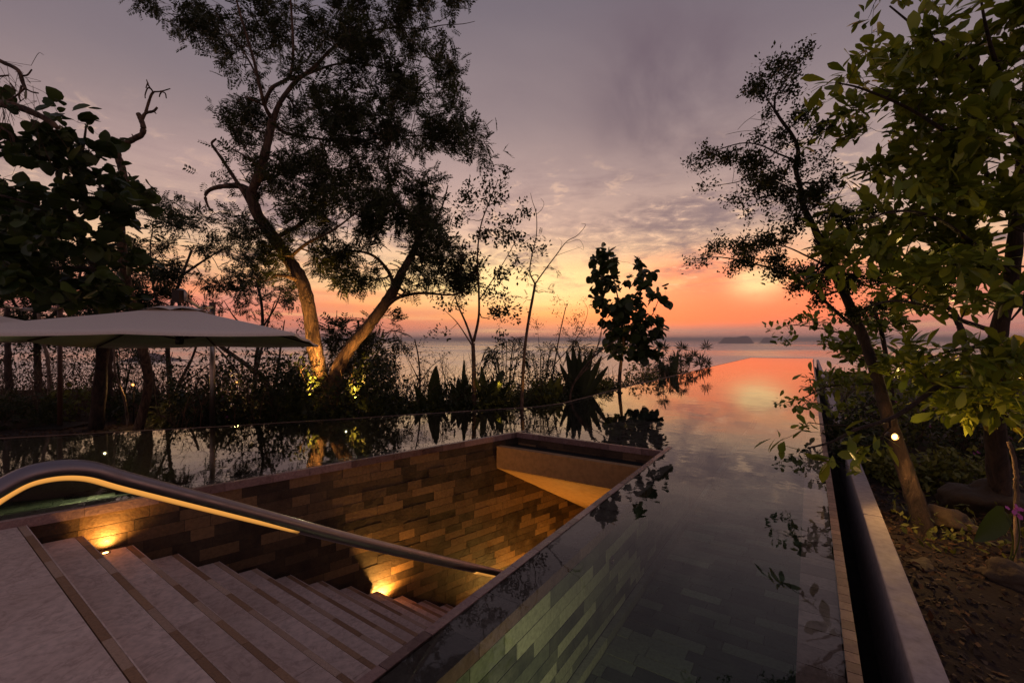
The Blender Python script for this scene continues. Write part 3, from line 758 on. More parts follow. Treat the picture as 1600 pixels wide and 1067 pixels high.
# ------------------------------------------------------------------ sea, islands, ground
SEA = -28.0
ms, t, bs = mat_new('sea_water'); geo = t.new('ShaderNodeNewGeometry').outputs['Position']
mp = t.new('ShaderNodeMapping'); t.l.new(geo, mp.inputs[0]); mp.inputs['Scale'].default_value = (.06, .10, 1)
n = t.noise(mp.outputs[0], 1.0, 8, .6, .3); nb_big = t.noise(geo, .0016, 5, .5)
bs.inputs['Base Color'].default_value = lin(228, 222, 220); bs.inputs['Metallic'].default_value = .9; bs.inputs['Specular IOR Level'].default_value = 1.0
bs.inputs['IOR'].default_value = 1.6
t.l.new(t.ramp(nb_big, [(.35, .16), (.65, .42)]), bs.inputs['Roughness'])
t.l.new(t.bump(t.m('ADD', n, t.m('MULTIPLY', t.noise(geo, .35, 4, .6), .25)), .16, 1.6), bs.inputs['Normal'])
ang = np.linspace(0, 2 * math.pi, 97)[:-1]; rr = [0, 60, 200, 600, 2000, 8000, 20000]
v = [np.array([[0, 0, SEA]])]
for q in rr[1:]: v.append(np.c_[np.cos(ang) * q, np.sin(ang) * q, np.full(96, SEA)])
fs = [np.array([[0, 1 + i, 1 + (i + 1) % 96] for i in range(96)])]; ff = []
for j in range(1, len(rr) - 1):
    o0, o1 = 1 + (j - 1) * 96, 1 + j * 96
    for i in range(96): ff.append([o0 + i, o1 + i, o1 + (i + 1) % 96, o0 + (i + 1) % 96])
tag(link('sea', mesh_np('sea', np.vstack(v), [fs[0], np.array(ff)]), ms), kind='structure')
M['island'] = simple('island', (92, 78, 84), .9, 0, 0, .01)
def hill(name, pxs, Y, label=None):
    """pxs: skyline points (px, py); a ridge with real depth"""
    top = np.array([W(px, py, Y) for px, py in pxs]); n = len(top); v = []
    prof = [(-1.0, 0.0), (-.6, .45), (-.25, .85), (0, 1.0), (.3, .8), (.7, .4), (1.0, 0.0)]
    wd = (top[:, 0].max() - top[:, 0].min()) * .35
    for off, hf in prof:
        for i in range(n):
            v.append([top[i, 0] + rng.normal(0, wd * .01), Y + off * wd, SEA - 1 + (top[i, 2] - SEA + 1) * hf * (1 + rng.normal(0, .03) * (hf < 1))])
    f = [[j * n + i, j * n + i + 1, (j + 1) * n + i + 1, (j + 1) * n + i] for j in range(len(prof) - 1) for i in range(n - 1)]
    o = link(name, mesh_np(name, np.array(v), np.array(f)), M['island'], smooth=True); tag(o, label, kind='structure')
hill('island', [(1126, 536), (1131, 527.5), (1140, 526.8), (1150, 527.2), (1156, 526), (1160, 525.2), (1167, 524.8), (1170, 526.5), (1172, 536)], 3300)
hill('island', [(1188, 536), (1193, 527.8), (1200, 527.0), (1206, 528.3), (1211, 536)], 3500)
hill('headland', [(205, 560), (225, 553), (240, 551), (252, 554), (266, 559), (282, 562), (296, 566)], 620)

def sstep(x, a, b): t_ = np.clip((x - a) / (b - a), 0, 1); return t_ * t_ * (3 - 2 * t_)
from mathutils import noise as mnoise
def nz(x, y, s): return mnoise.noise(Vector((x * s, y * s, 3.1)))
EN = []
for i in range(len(EDGE)):
    a_ = EDGE[max(i - 1, 0)]; b_ = EDGE[min(i + 1, len(EDGE) - 1)]; e = (b_ - a_) / np.linalg.norm(b_ - a_); EN.append([-e[1], e[0]])
def garden_z(x, y, d=None):
    """ground height outside the infinity edge, d metres from it"""
    if d is None: d = dist_edge(np.array([x, y]))
    ang_ = x / max(y, .5)
    run = 3.6 + 9 * (1 - sstep(ang_, -1.0, -.45)) - 2.6 * sstep(ang_, .12, .3)       # how far the ledge of level ground goes
    z = -.42 - .30 * (d < .25) - max(d - run, 0) * .62 - .25 * sstep(ang_, .1, .25)
    return max(z + .06 * nz(x, y, 1.3) + .03 * nz(x, y, 5), SEA - 2)
# left / far garden: strips running parallel to the infinity edge
pe = []; 
for i in range(len(EDGE) - 1):
    L = np.linalg.norm(EDGE[i + 1] - EDGE[i]); k = max(2, int(L / .35))
    for j in range(k): pe.append((i, j / k))
pe.append((len(EDGE) - 2, 1.0))
dd = np.concatenate([[.0, .12, .25, .4], np.arange(.7, 16, .35), [17, 20, 24, 30, 38, 48, 60]])
v = []; EN = np.array(EN); EN /= np.linalg.norm(EN, axis=1)[:, None]
for dist in dd:
    for (i, tt) in pe:
        p = EDGE[i] * (1 - tt) + EDGE[i + 1] * tt; n_ = EN[i] * (1 - tt) + EN[i + 1] * tt; n_ /= np.linalg.norm(n_)
        q = p + n_ * dist; v.append([q[0], q[1], garden_z(q[0], q[1], dist)])
nc = len(pe); f = [[j * nc + i, j * nc + i + 1, (j + 1) * nc + i + 1, (j + 1) * nc + i] for j in range(len(dd) - 1) for i in range(nc - 1)]
M['soil'] = stone('soil', (34, 20, 14), (62, 38, 26), rough=.95, scale=3, bump=1.0)
tag(link('garden_ground', mesh_np('garden_ground', np.array(v), np.array(f)), M['soil'], smooth=True), kind='structure')
# right garden, beyond the kerb
def right_z(u, v_):
    e = v_ - V_COP
    return -.14 - .05 * sstep(e, 0, .6) + .35 * sstep(e, .5, 6) - max(0, u - 26) * .5 - max(0, e - 14) * .35 + .07 * nz(u, v_, 1.1) + .035 * nz(u, v_, 4.0)
us = np.concatenate([np.arange(-2.5, 8, .13), np.arange(8, 20, .4), np.arange(20, 70, 2)]); vs = np.concatenate([np.arange(V_COP - .03, 5, .11), np.arange(5, 14, .4), np.arange(14, 60, 3)])
v = [];
for u in us:
    for q in vs: p = UV(u, q); v.append([p[0], p[1], max(right_z(u, q), SEA - 2)])
nv = len(vs); f = [[i * nv + j, i * nv + j + 1, (i + 1) * nv + j + 1, (i + 1) * nv + j] for i in range(len(us) - 1) for j in range(nv - 1)]
f = np.array(f)[:, ::-1]
tag(link('garden_ground', mesh_np('garden_ground', np.array(v), f), M['soil'], smooth=True), kind='structure')
def ground_at(x, y):
    p = np.array([x, y]); vv = p @ r2
    if vv > V_COP: return right_z(p @ a2, vv)
    return garden_z(x, y)
def on_ground(px, Y):
    x = (px - 800) / F * Y; return np.array([x, Y, ground_at(x, Y)])

# ------------------------------------------------------------------ leaves and foliage
def rot_from(dirs, ups=None):
    d = dirs / (np.linalg.norm(dirs, axis=1)[:, None] + 1e-9)
    if ups is None: ups = rng.normal(0, .45, d.shape) + np.array([0, 0, 1.0])
    s = np.cross(d, ups); s /= (np.linalg.norm(s, axis=1)[:, None] + 1e-9); n_ = np.cross(s, d)
    return np.stack([d, s, n_], -1)       # columns: x along leaf, y side, z normal
def scatter(verts, faces, P, Rm, S):
    m = len(P); v = np.einsum('mij,nj->mni', Rm, verts) * S[:, None, None] + P[:, None, :]
    f = faces[None] + (np.arange(m) * len(verts))[:, None, None]
    return v.reshape(-1, 3), f.reshape(-1, faces.shape[1])
def leaf_round(n=9):      # heart-shaped broad leaf, ~unit length, cupped
    prof = [(0, .0), (-.06, .22), (.06, .44), (.35, .52), (.65, .40), (.88, .18), (1.0, 0)]
    v = []; 
    for x, y in prof: v += [[x, y, .10 * abs(y) + .05 * math.sin(x * 3)], [max(x, 0), 0, -.06 * math.sin(x * 3)], [x, -y, .10 * abs(y) + .05 * math.sin(x * 3)]]
    f = []
    for i in range(len(prof) - 1):
        a = i * 3; f += [[a, a + 1, a + 4, a + 3], [a + 1, a + 2, a + 5, a + 4]]
    return np.array(v), np.array(f)
def leaf_long(w_=.20, fold=.25, droop=.12):   # obovate / elliptic leaf
    prof = [(0, .02), (.12, .25), (.35, .62), (.62, 1.0), (.82, .82), (1.0, .06)]
    v = []
    for x, y in prof:
        z = -droop * x * x; v += [[x, y * w_, z + fold * y * w_], [x, 0, z], [x, -y * w_, z + fold * y * w_]]
    f = []
    for i in range(len(prof) - 1):
        a = i * 3; f += [[a, a + 1, a + 4, a + 3], [a + 1, a + 2, a + 5, a + 4]]
    return np.array(v), np.array(f)
def leaf_quad(w_=.2):
    return np.array([[0, 0, 0], [.45, w_, .02], [1, 0, 0], [.45, -w_, .02]]), np.array([[0, 3, 2, 1]])
def pinnate(n=9, w_=.16, ll=.34, droop=.25):
    v = []; f = []
    for i in range(n):
        x = .18 + .80 * i / (n - 1); z = -droop * x * x
        for sgn in (1, -1):
            L = ll * (1 - .45 * abs(x - .5)) * rng.uniform(.85, 1.1); an = R(62) * sgn + rng.normal(0, .12)
            d = np.array([math.cos(an), math.sin(an), -.15]); p = np.array([x, 0, z]); s = np.array([-math.sin(an), math.cos(an), .3 * rng.normal()]) * w_ * L * 1.1
            b = len(v); v += [p, p + d * L * .5 + s, p + d * L, p + d * L * .5 - s]; f.append([b, b + 3, b + 2, b + 1])
    L = 1.0; b = len(v); v += [np.array([0, .008, 0]), np.array([0, -.008, 0]), np.array([1.0, 0, -droop])]
    v.append(np.array([.5, 0, -droop * .25])); f.append([b, b + 1, b + 2, b + 3])
    return np.array(v), np.array(f)

class Tree:
    def __init__(s, name, base, label, cat='tree', group=None, bark='bark'):
        s.e = empty(name, base, label, cat, group); s.bark = M[bark]; s.base = np.array(base, dtype=float)
        s.P = [s.base[None]]; s.Rr = [np.array([.05])]; s.tw = MB(); s.first = True
    def limb(s, pts, r0, r1, name=None, sides=9, sub=6, jit=.0, wob=.0):
        p = smooth_path(pts, sub); n = len(p)
        if wob: p[1:-1] += rng.normal(0, wob, (n - 2, 3))
        tt = np.linspace(0, 1, n); r = r0 + (r1 - r0) * tt ** .8; r = r * (1 + rng.normal(0, .05, n) * (r > .02))
        v, f = tube(p, r, sides); child(name or ('trunk' if s.first else 'limb'), v, f, s.bark, s.e, True); s.first = False
        s.P.append(p); s.Rr.append(r); return p
    def grow(s, tips, major=.10, r_major=.45, r_min=.004, sag=.12, sides=4):
        P = np.vstack(s.P); Rr = np.concatenate(s.Rr); dirs = np.zeros_like(tips)
        n = len(tips); order = rng.permutation(n); nm = int(n * major)
        def join(i, rr_lo, steps, amp):
            nonlocal P, Rr
            t_ = tips[i]; d = np.linalg.norm(P - t_, axis=1); k = int(np.argmin(d + .02 * rng.random(len(d)))); a = P[k]; L = d[k]
            if L < 1e-3: dirs[i] = [0, 0, 1]; return
            ss = np.linspace(0, 1, steps)[:, None]; path = a * (1 - ss) + t_ * ss
            nrm_ = rng.normal(0, amp * L, 3); nrm_[2] -= sag * L * .5
            path = path + np.sin(ss * math.pi) * nrm_ + np.vstack([np.zeros(3), rng.normal(0, .03 * L, (steps - 2, 3)), np.zeros(3)])
            r0 = min(Rr[k] * .6, rr_lo * (1 + L)); rad = np.linspace(max(r0, r_min), max(r0 * .35, r_min * .6), steps)
            v, f = tube(path, rad, sides, False); s.tw.add(v, f)
            P = np.vstack([P, path[1:]]); Rr = np.concatenate([Rr, rad[1:]]); dirs[i] = path[-1] - path[-2]
        for i in order[:nm]: join(i, r_major * .05, 7, .16)
        rest = order[nm:]
        d = np.array([np.min(np.linalg.norm(P - tips[i], axis=1)) for i in rest]) if len(rest) else []
        for i in rest[np.argsort(d)] if len(rest) else []: join(i, .009, 4, .10)
        s.P = [P]; s.Rr = [Rr]; return dirs
    def finish_twigs(s):
        o = s.tw.build('branch', s.bark, s.e, True)
        if o: tag(o, kind='stuff')
    def crown(s, tips, dirs, kind, size, per=4, mat='leaf_fine', spread=.9, jit=.06, nvar=8, name='crown'):
        mb = MB(); dn = dirs / (np.linalg.norm(dirs, axis=1)[:, None] + 1e-9)
        idx = np.repeat(np.arange(len(tips)), per); var = rng.integers(0, nvar, len(idx))
        for k in range(nvar):
            ii = idx[var == k]
            if not len(ii): continue
            if kind == 'pinnate': v, f = pinnate(n=int(rng.integers(6, 9)))
            elif kind == 'small': v, f = leaf_quad(.26)
            elif kind == 'long': v, f = leaf_long(rng.uniform(.18, .24))
            else: v, f = leaf_round()
            D_ = dn[ii] + rng.normal(0, spread, (len(ii), 3)) + np.array([0, 0, -.1]); Rm = rot_from(D_)
            S = size * rng.uniform(.65, 1.2, len(ii)); vv, ff = scatter(v, f, tips[ii] + rng.normal(0, jit, (len(ii), 3)), Rm, S); mb.add(vv, ff)
        o = mb.build(name, M[mat], s.e); return o
    def leaves(s, P, dirs, kind, size, mat, spread=.6, limit=150, smooth=True, width=.22, name='leaf'):
        """big leaves, one object each, the largest seen; the rest joined"""
        me_list = []
        for k in range(4):
            v, f = leaf_round() if kind == 'round' else leaf_long(width * rng.uniform(.85, 1.15), rng.uniform(.1, .35), rng.uniform(.02, .3))
            me = mesh_np('leaf', v, f); me.materials.append(M[mat]); me.polygons.foreach_set('use_smooth', [True] * len(me.polygons)); me_list.append((me, v, f))
        D_ = dirs / (np.linalg.norm(dirs, axis=1)[:, None] + 1e-9) + rng.normal(0, spread, dirs.shape)
        Rm = rot_from(D_); S = size * np.clip(rng.lognormal(-.12, .32, len(P)), .35, 1.45); b = base_of(s.e); mb = MB()
        score = np.array([S[i] / max(np.linalg.norm(P[i] - [0, 0, H]), .3) * (1 if in_view(P[i], 0) else 0) for i in range(len(P))]); top = set(np.argsort(-score)[:limit])
        for i in range(len(P)):
            me, v, f = me_list[i % 4]
            if i in top and score[i] * F > 8:
                o = bpy.data.objects.new(name, me); COL.objects.link(o); o.parent = s.e
                m = Matrix([[*(Rm[i][0] * S[i]), P[i][0] - b[0]], [*(Rm[i][1] * S[i]), P[i][1] - b[1]], [*(Rm[i][2] * S[i]), P[i][2] - b[2]], [0, 0, 0, 1]]); o.matrix_local = m
            else: mb.add(v @ Rm[i].T * S[i] + P[i], f)
        o = mb.build(name, M[mat], s.e, smooth)
        if o: tag(o, kind='stuff')

CLUMP = 9
def cluster(px, py, rx, ry, Y, n, dY=.5, bottom=1.0):
    """n points filling an ellipsoid seen at (px, py) with pixel radii rx, ry, at depth Y"""
    p = rng.normal(0, 1, (n, 3)); p /= np.linalg.norm(p, axis=1)[:, None]; p *= (rng.uniform(.15, 1, n) ** (1 / 2.4))[:, None]
    if n >= 14:      # gather the tips into uneven clumps with gaps between them
        m = max(3, n // CLUMP); p = p[rng.integers(0, m, n)] + rng.normal(0, .17, (n, 3)) * rng.uniform(.5, 1.3, (n, 1))
    c = W(px, py, Y); return c + p * np.array([rx / F * Y, dY, ry / F * Y])
def L3(pts, Y):
    """limb points: (px, py) or (px, py, depth offset)"""
    return np.array([W(q[0], q[1], Y + (q[2] if len(q) > 2 else 0)) for q in pts])
def clusters(lst, Y, dens, dY=.6):
    out = []
    for c in lst:
        px, py, rx, ry = c[:4]; off = c[4] if len(c) > 4 else rng.uniform(-.6, .6) * dY
        out.append(cluster(px, py, rx, ry, Y + off, max(3, int(dens * rx * ry / 1000)), dY))
    return np.vstack(out)

# ------------------------------------------------------------------ the big forked tree
Y = 9.5
T = Tree('forked_tree', on_ground(518, Y), 'tallest dark tree with two gold lit trunks forking from one base behind the pool')
T.base[2] -= .05
L = T.limb(np.vstack([T.base[None], L3([(506, 608), (492, 545), (484, 490), (472, 440), (450, 405, .1), (425, 367, .1), (402, 335), (392, 300, -.1)], Y)]), .175, .105, 'trunk', 12)
T.limb(L3([(392, 302, -.1), (402, 280, -.2), (412, 250, -.2), (420, 215, -.1), (426, 188, -.1)], Y), .095, .075, sides=10)
T.limb(L3([(426, 188, -.1), (438, 160), (462, 128, .2), (492, 104, .3), (522, 74, .4), (562, 54, .5), (610, 44, .6), (662, 46, .8)], Y), .060, .014)
T.limb(L3([(426, 188, -.1), (415, 168, -.3), (407, 140, -.5), (398, 100, -.6), (385, 55, -.7), (372, 10, -.8), (360, -40, -.9)], Y), .042, .014)
T.limb(L3([(412, 165, -.2), (425, 138, -.3), (452, 120, -.4), (458, 80, -.5), (456, 30, -.6), (452, -30, -.7)], Y), .045, .016)
T.limb(L3([(426, 190, -.1), (446, 208, .3), (480, 214, .6), (540, 222, .7), (600, 216, .9), (650, 212, 1.0), (710, 216, 1.1), (762, 222, 1.1)], Y), .040, .008)
T.limb(L3([(454, 124, .1), (492, 112, .5), (520, 102, .7), (560, 98, .9), (600, 108, 1.0), (648, 122, 1.1)], Y), .035, .008)
T.limb(L3([(662, 46, .8), (690, 40, .8), (722, 38, .9), (742, 34, .9)], Y), .014, .005)
T.limb(L3([(396, 330), (380, 300, .1), (362, 272, .2), (345, 246, .2), (335, 232, .2), (331, 224, .2), (338, 217, .2)], Y), .050, .020, 'dead_branch')
T.limb(L3([(402, 308, .1), (378, 292, .2), (352, 291, .3), (330, 296, .3), (321, 306, .3), (325, 322, .3), (333, 331, .3)], Y), .085, .012, 'broken_branch')
T.limb(L3([(470, 440, 0), (450, 432, -.2), (430, 430, -.3)], Y), .06, .03, 'branch_stub')
T.limb(np.vstack([T.base[None] + [[.06, .02, 0]], L3([(524, 590), (546, 545), (575, 510), (598, 480), (616, 452), (628, 425)], Y)]), .150, .095, 'trunk', 12)
T.limb(L3([(628, 425), (645, 395, .1), (652, 372, .2), (642, 345, .3), (625, 322, .3), (612, 300, .3), (606, 262, .3)], Y), .085, .03)
T.limb(L3([(600, 480), (625, 464, -.2), (660, 458, -.3), (700, 461, -.4), (730, 456, -.5)], Y), .050, .010)
T.limb(L3([(652, 372, .2), (675, 350, .3), (690, 325, .3), (700, 290, .4)], Y), .04, .012)
T.limb(L3([(618, 450), (604, 420, .3), (580, 398, .4), (545, 392, .6), (510, 398, .8)], Y), .05, .015)
T.limb(L3([(430, 372, .1), (470, 350, .5), (500, 318, .8), (520, 285, 1.0), (545, 262, 1.2), (590, 268, 1.4)], Y), .055, .012)
T.limb(L3([(450, 405, .1), (480, 380, -.4), (520, 360, -.8), (560, 330, -1.0)], Y), .045, .012)
T.limb(L3([(402, 120, -.5), (380, 80, -.2), (350, 40, 0), (330, 10, .2)], Y), .022, .006)
cl = [(262, 14, 38, 16), (330, 22, 44, 36), (345, 60, 26, 22), (420, 22, 50, 40), (470, 50, 46, 40), (380, 66, 20, 22), (540, 24, 60, 38), (600, 26, 50, 30), (648, 36, 40, 26), (706, 34, 30, 20), (600, 62, 52, 18), (560, 82, 40, 22), (680, 70, 26, 16),
      (655, 112, 50, 20), (700, 98, 24, 12), (600, 120, 60, 26), (540, 130, 40, 26), (470, 130, 30, 30), (378, 104, 22, 18), (372, 158, 36, 22), (352, 166, 20, 10), (395, 190, 28, 24), (420, 236, 34, 28), (452, 180, 40, 26),
      (520, 172, 52, 32), (580, 178, 60, 30), (640, 180, 50, 30), (700, 196, 44, 22), (748, 196, 30, 18), (690, 232, 56, 20), (748, 232, 24, 14), (620, 222, 60, 24), (560, 232, 50, 26), (480, 240, 50, 34), (500, 286, 70, 34), (430, 300, 40, 34), (380, 240, 20, 16),
      (580, 276, 46, 30), (640, 272, 40, 26), (470, 342, 66, 40), (550, 318, 60, 34), (560, 362, 54, 34), (620, 330, 40, 34), (680, 330, 44, 50), (712, 382, 34, 46), (668, 392, 44, 44), (700, 430, 44, 34), (640, 440, 26, 18), (360, 350, 30, 16),
      (400, 380, 50, 30), (500, 410, 66, 30), (560, 420, 40, 30), (430, 436, 40, 22), (340, 280, 12, 12)]
tips = clusters(cl, Y, 26, .9)
d = T.grow(tips, .10); T.finish_twigs(); T.crown(tips, d, 'pinnate', .235, 7, 'leaf_fine', .9, .10)
# bare hanging twigs
# ------------------------------------------------------------------ slender tree right of it
Y = 9.9
T = Tree('slender_tree', on_ground(741, Y), 'slender upright tree with thin airy leaves standing between the forked tree and the bare sapling')
T.limb(np.vstack([T.base[None], L3([(741, 600), (740, 560), (739, 536)], Y)]), .055, .042, 'trunk')
T.limb(L3([(739, 536), (728, 505), (716, 478, .1), (706, 448, .2), (694, 420, .3)], Y), .030, .008)
T.limb(L3([(740, 534), (748, 495), (748, 450, -.1), (746, 400, -.2), (752, 350, -.2), (768, 308, -.2), (778, 282, -.2)], Y), .034, .007)
T.limb(L3([(748, 470, -.1), (768, 440, -.3), (790, 405, -.4), (815, 360, -.5)], Y), .016, .005)
T.limb(L3([(738, 540), (715, 505, -.2), (695, 485, -.3)], Y), .018, .005)
cl = [(772, 288, 30, 22), (742, 300, 30, 24), (720, 330, 26, 22), (760, 330, 34, 26), (812, 335, 30, 24), (790, 370, 34, 24), (752, 375, 40, 28), (718, 390, 26, 26), (690, 425, 24, 20), (770, 420, 44, 28), (812, 410, 24, 22), (730, 440, 32, 26), (790, 456, 36, 22), (745, 485, 44, 20), (700, 470, 22, 18), (800, 490, 30, 12), (836, 380, 22, 16), (690, 520, 16, 12), (785, 520, 24, 12)]
tips = clusters(cl, Y, 20, .5); d = T.grow(tips, .12, r_min=.003); T.finish_twigs(); T.crown(tips, d, 'small', .095, 13, 'leaf_fine', 1.0, .07)
# ------------------------------------------------------------------ bare sapling
Y = 9.6
T = Tree('bare_sapling', on_ground(814, Y), 'tall bare sapling with two thin crooked tops and a few feathery tufts', bark='bark')
T.limb(np.vstack([T.base[None], L3([(817, 590), (820, 545), (826, 500), (833, 462), (836, 444)], Y)]), .040, .024, 'trunk')
T.limb(L3([(836, 444), (828, 425), (831, 400), (838, 368), (838, 335), (832, 315), (829, 302)], Y), .018, .004)
T.limb(L3([(836, 444), (850, 424), (868, 400), (885, 378), (902, 368), (915, 352), (908, 349)], Y), .016, .003)
T.limb(L3([(838, 335), (846, 328), (850, 318), (845, 310)], Y), .006, .003)
T.limb(L3([(885, 380), (905, 375), (912, 390), (900, 384)], Y), .005, .002)
T.limb(L3([(872, 396), (878, 380), (872, 372)], Y), .005, .002)
T.limb(L3([(868, 400), (890, 392), (908, 386)], Y), .005, .002)
tips = clusters([(838, 400, 20, 8), (828, 435, 16, 10), (845, 450, 22, 10), (818, 462, 18, 7), (842, 372, 18, 7), (860, 425, 14, 6)], Y, 60, .15)
d = T.grow(tips, .1, r_min=.0025); T.finish_twigs(); T.crown(tips, d, 'pinnate', .13, 1, 'leaf_fine', .5, .02)
# ------------------------------------------------------------------ round-leaved young tree
Y = 13.6
T = Tree('round_leaved_tree', on_ground(966, Y), 'young tree of large round leaves standing alone against the orange sky by the pool edge', bark='bark')
T.limb(np.vstack([T.base[None], L3([(968, 590), (971, 560), (974, 530), (970, 490), (962, 450), (950, 400)], Y)]), .07, .012, 'trunk')
T.limb(L3([(973, 540), (990, 500, .2), (1000, 460, .3), (1010, 420, .3)], Y), .025, .01)
T.limb(L3([(972, 550), (1000, 520, -.2), (1020, 490, -.3), (1030, 465, -.3)], Y), .025, .008)
cl = [(945, 388, 10, 12), (935, 410, 12, 14), (955, 415, 12, 14), (928, 430, 8, 10), (950, 445, 24, 16), (996, 412, 9, 8), (985, 436, 12, 8), (1012, 428, 8, 8), (1004, 450, 12, 10), (1018, 462, 12, 7), (1034, 468, 8, 9), (955, 475, 30, 16), (985, 478, 24, 20), (960, 505, 26, 20), (1000, 508, 26, 20), (1024, 506, 14, 14), (985, 535, 40, 18), (1020, 530, 16, 16), (1005, 552, 28, 10), (968, 548, 16, 10), (1036, 450, 3, 5)]
CLUMP = 4; tips = clusters(cl, Y, 210, .5); CLUMP = 9; d = T.grow(tips, .15, r_min=.004); T.finish_twigs()
T.leaves(tips, d * .3 + np.array([0, 0, -.05]), 'round', .20, 'leaf_round', .8, 290)
# ------------------------------------------------------------------ leaning feathery tree on the right
Y = 4.4
base = G(1447, 838, -.18); 
T = Tree('leaning_tree', base, 'thin leaning tree with layered dark sprays over the pool, trunk passing the bright garden lamp', bark='bark_dark')
T.limb(np.vstack([T.base[None] - [[0, 0, .05]], [W(1436, 800, 3.72)], [W(1418, 745, 3.8)], [W(1400, 690, 3.9)], [W(1384, 640, 4.0)], [W(1370, 590, 4.1)], [W(1350, 530, 4.2)], [W(1322, 465, 4.3)], [W(1290, 400, 4.4)]]), .078, .034, 'trunk', 12)
T.limb(L3([(1290, 400), (1272, 355), (1255, 322), (1250, 290), (1243, 262), (1247, 235), (1238, 212), (1222, 190), (1210, 172)], Y), .032, .013)
T.limb(L3([(1210, 172), (1212, 150), (1225, 130), (1232, 112), (1242, 96)], Y), .011, .004)
T.limb(L3([(1210, 172), (1196, 150), (1190, 125), (1186, 105)], Y), .008, .003)
T.limb(L3([(1240, 250), (1215, 240, -.1), (1190, 228, -.2), (1160, 224, -.2), (1120, 235, -.2), (1088, 250, -.2)], Y), .010, .003)
T.limb(L3([(1250, 300), (1225, 290, .1), (1190, 275, .2), (1150, 285, .2), (1120, 290, .2)], Y), .010, .003)
T.limb(L3([(1345, 520), (1310, 490, .1), (1270, 455, .2), (1220, 425, .2), (1160, 408, .2), (1120, 402, .2), (1075, 406, .2)], Y), .020, .003)
T.limb(L3([(1300, 420), (1260, 400, -.1), (1225, 385, -.2), (1180, 380, -.2)], Y), .012, .003)
T.limb(L3([(1272, 355), (1300, 320, .2), (1320, 290, .3)], Y), .012, .003)
T.limb(L3([(1246, 235), (1262, 222, .1), (1270, 215, .1)], Y), .006, .002)
cl = [(1236, 102, 22, 16), (1205, 130, 24, 18), (1192, 112, 10, 14), (1218, 155, 20, 12), (1246, 200, 14, 24), (1258, 216, 12, 12), (1100, 246, 20, 12), (1130, 236, 26, 12), (1165, 226, 14, 8), (1150, 262, 30, 10), (1116, 288, 16, 4), (1190, 246, 20, 14), (1180, 282, 36, 12), (1156, 308, 14, 10), (1215, 268, 26, 20), (1200, 306, 26, 10), (1240, 300, 26, 18), (1180, 330, 14, 6), (1232, 328, 24, 10),
      (1290, 300, 26, 20), (1276, 262, 14, 10), (1285, 235, 8, 5), (1300, 335, 26, 16), (1255, 350, 26, 10), (1100, 406, 20, 6), (1135, 396, 26, 12), (1116, 380, 8, 12), (1180, 395, 34, 16), (1190, 372, 20, 10), (1150, 420, 12, 6), (1230, 410, 34, 18), (1215, 375, 22, 10), (1280, 420, 34, 22), (1260, 450, 30, 14), (1300, 460, 30, 20), (1330, 430, 30, 26), (1330, 380, 26, 26), (1290, 376, 20, 14), (1340, 490, 30, 18), (1350, 340, 22, 22)]
tips = clusters(cl, Y, 56, .30); d = T.grow(tips, .08, r_min=.0022); T.finish_twigs(); T.crown(tips, d, 'small', .038, 32, 'leaf_dark', 1.0, .038)
tw = MB()
for i in range(26):   # bare hanging twigs under its top
    a = W(rng.uniform(1180, 1235), rng.uniform(170, 235), Y); b = a + np.array([rng.uniform(-.28, .05), rng.uniform(-.1, .1), rng.uniform(-.22, .05)])
    v, f = tube(smooth_path([a, (a + b) / 2 + rng.normal(0, .03, 3), b], 4), [.0025] * 8 + [.001], 3, False); tw.add(v, f)
tag(tw.build('bare_twig', M['bark'], T.e), kind='stuff')
# ------------------------------------------------------------------ big-leaved tree, right foreground
Y = 3.6
T = Tree('broad_leaved_tree', on_ground(1565, 4.2), 'dense green tree of broad glossy leaves filling the right side and overhanging the kerb', bark='bark_dark')
T.limb(np.vstack([T.base[None] - [[0, 0, .05]], [W(1556, 690, 4.1)], [W(1552, 600, 4.0)], [W(1560, 520, 3.9)], [W(1580, 430, 3.8)], [W(1590, 330, 3.7)], [W(1600, 230, 3.7)], [W(1610, 80, 3.8)], [W(1615, -60, 3.8)]]), .085, .03, 'trunk', 12)
for pts in ([(1560, 520, .3), (1500, 500, 0), (1450, 480, -.2), (1400, 470, -.4), (1350, 480, -.5)], [(1580, 430, .2), (1520, 380, 0), (1460, 340, -.2), (1400, 330, -.4), (1350, 345, -.5)],
            [(1590, 330, .1), (1540, 270, 0), (1480, 210, -.2), (1420, 170, -.3), (1350, 140, -.4), (1310, 130, -.4)], [(1600, 230, .1), (1550, 150, -.1), (1500, 90, -.3), (1440, 50, -.4), (1390, 10, -.5)],
            [(1600, 200, .1), (1560, 110, -.3), (1540, 40, -.5), (1530, -20, -.6)],
            [(1560, 540, .3), (1500, 545, 0), (1450, 560, -.1)], [(1470, 600, 0), (1400, 650, -.2), (1340, 670, -.3), (1300, 690, -.4), (1262, 700, -.5)],
            [(1590, 330, .1), (1620, 400, -.4), (1600, 470, -.6), (1580, 500, -.7)]):
    T.limb(L3(pts, Y), .022, .005, sides=7)
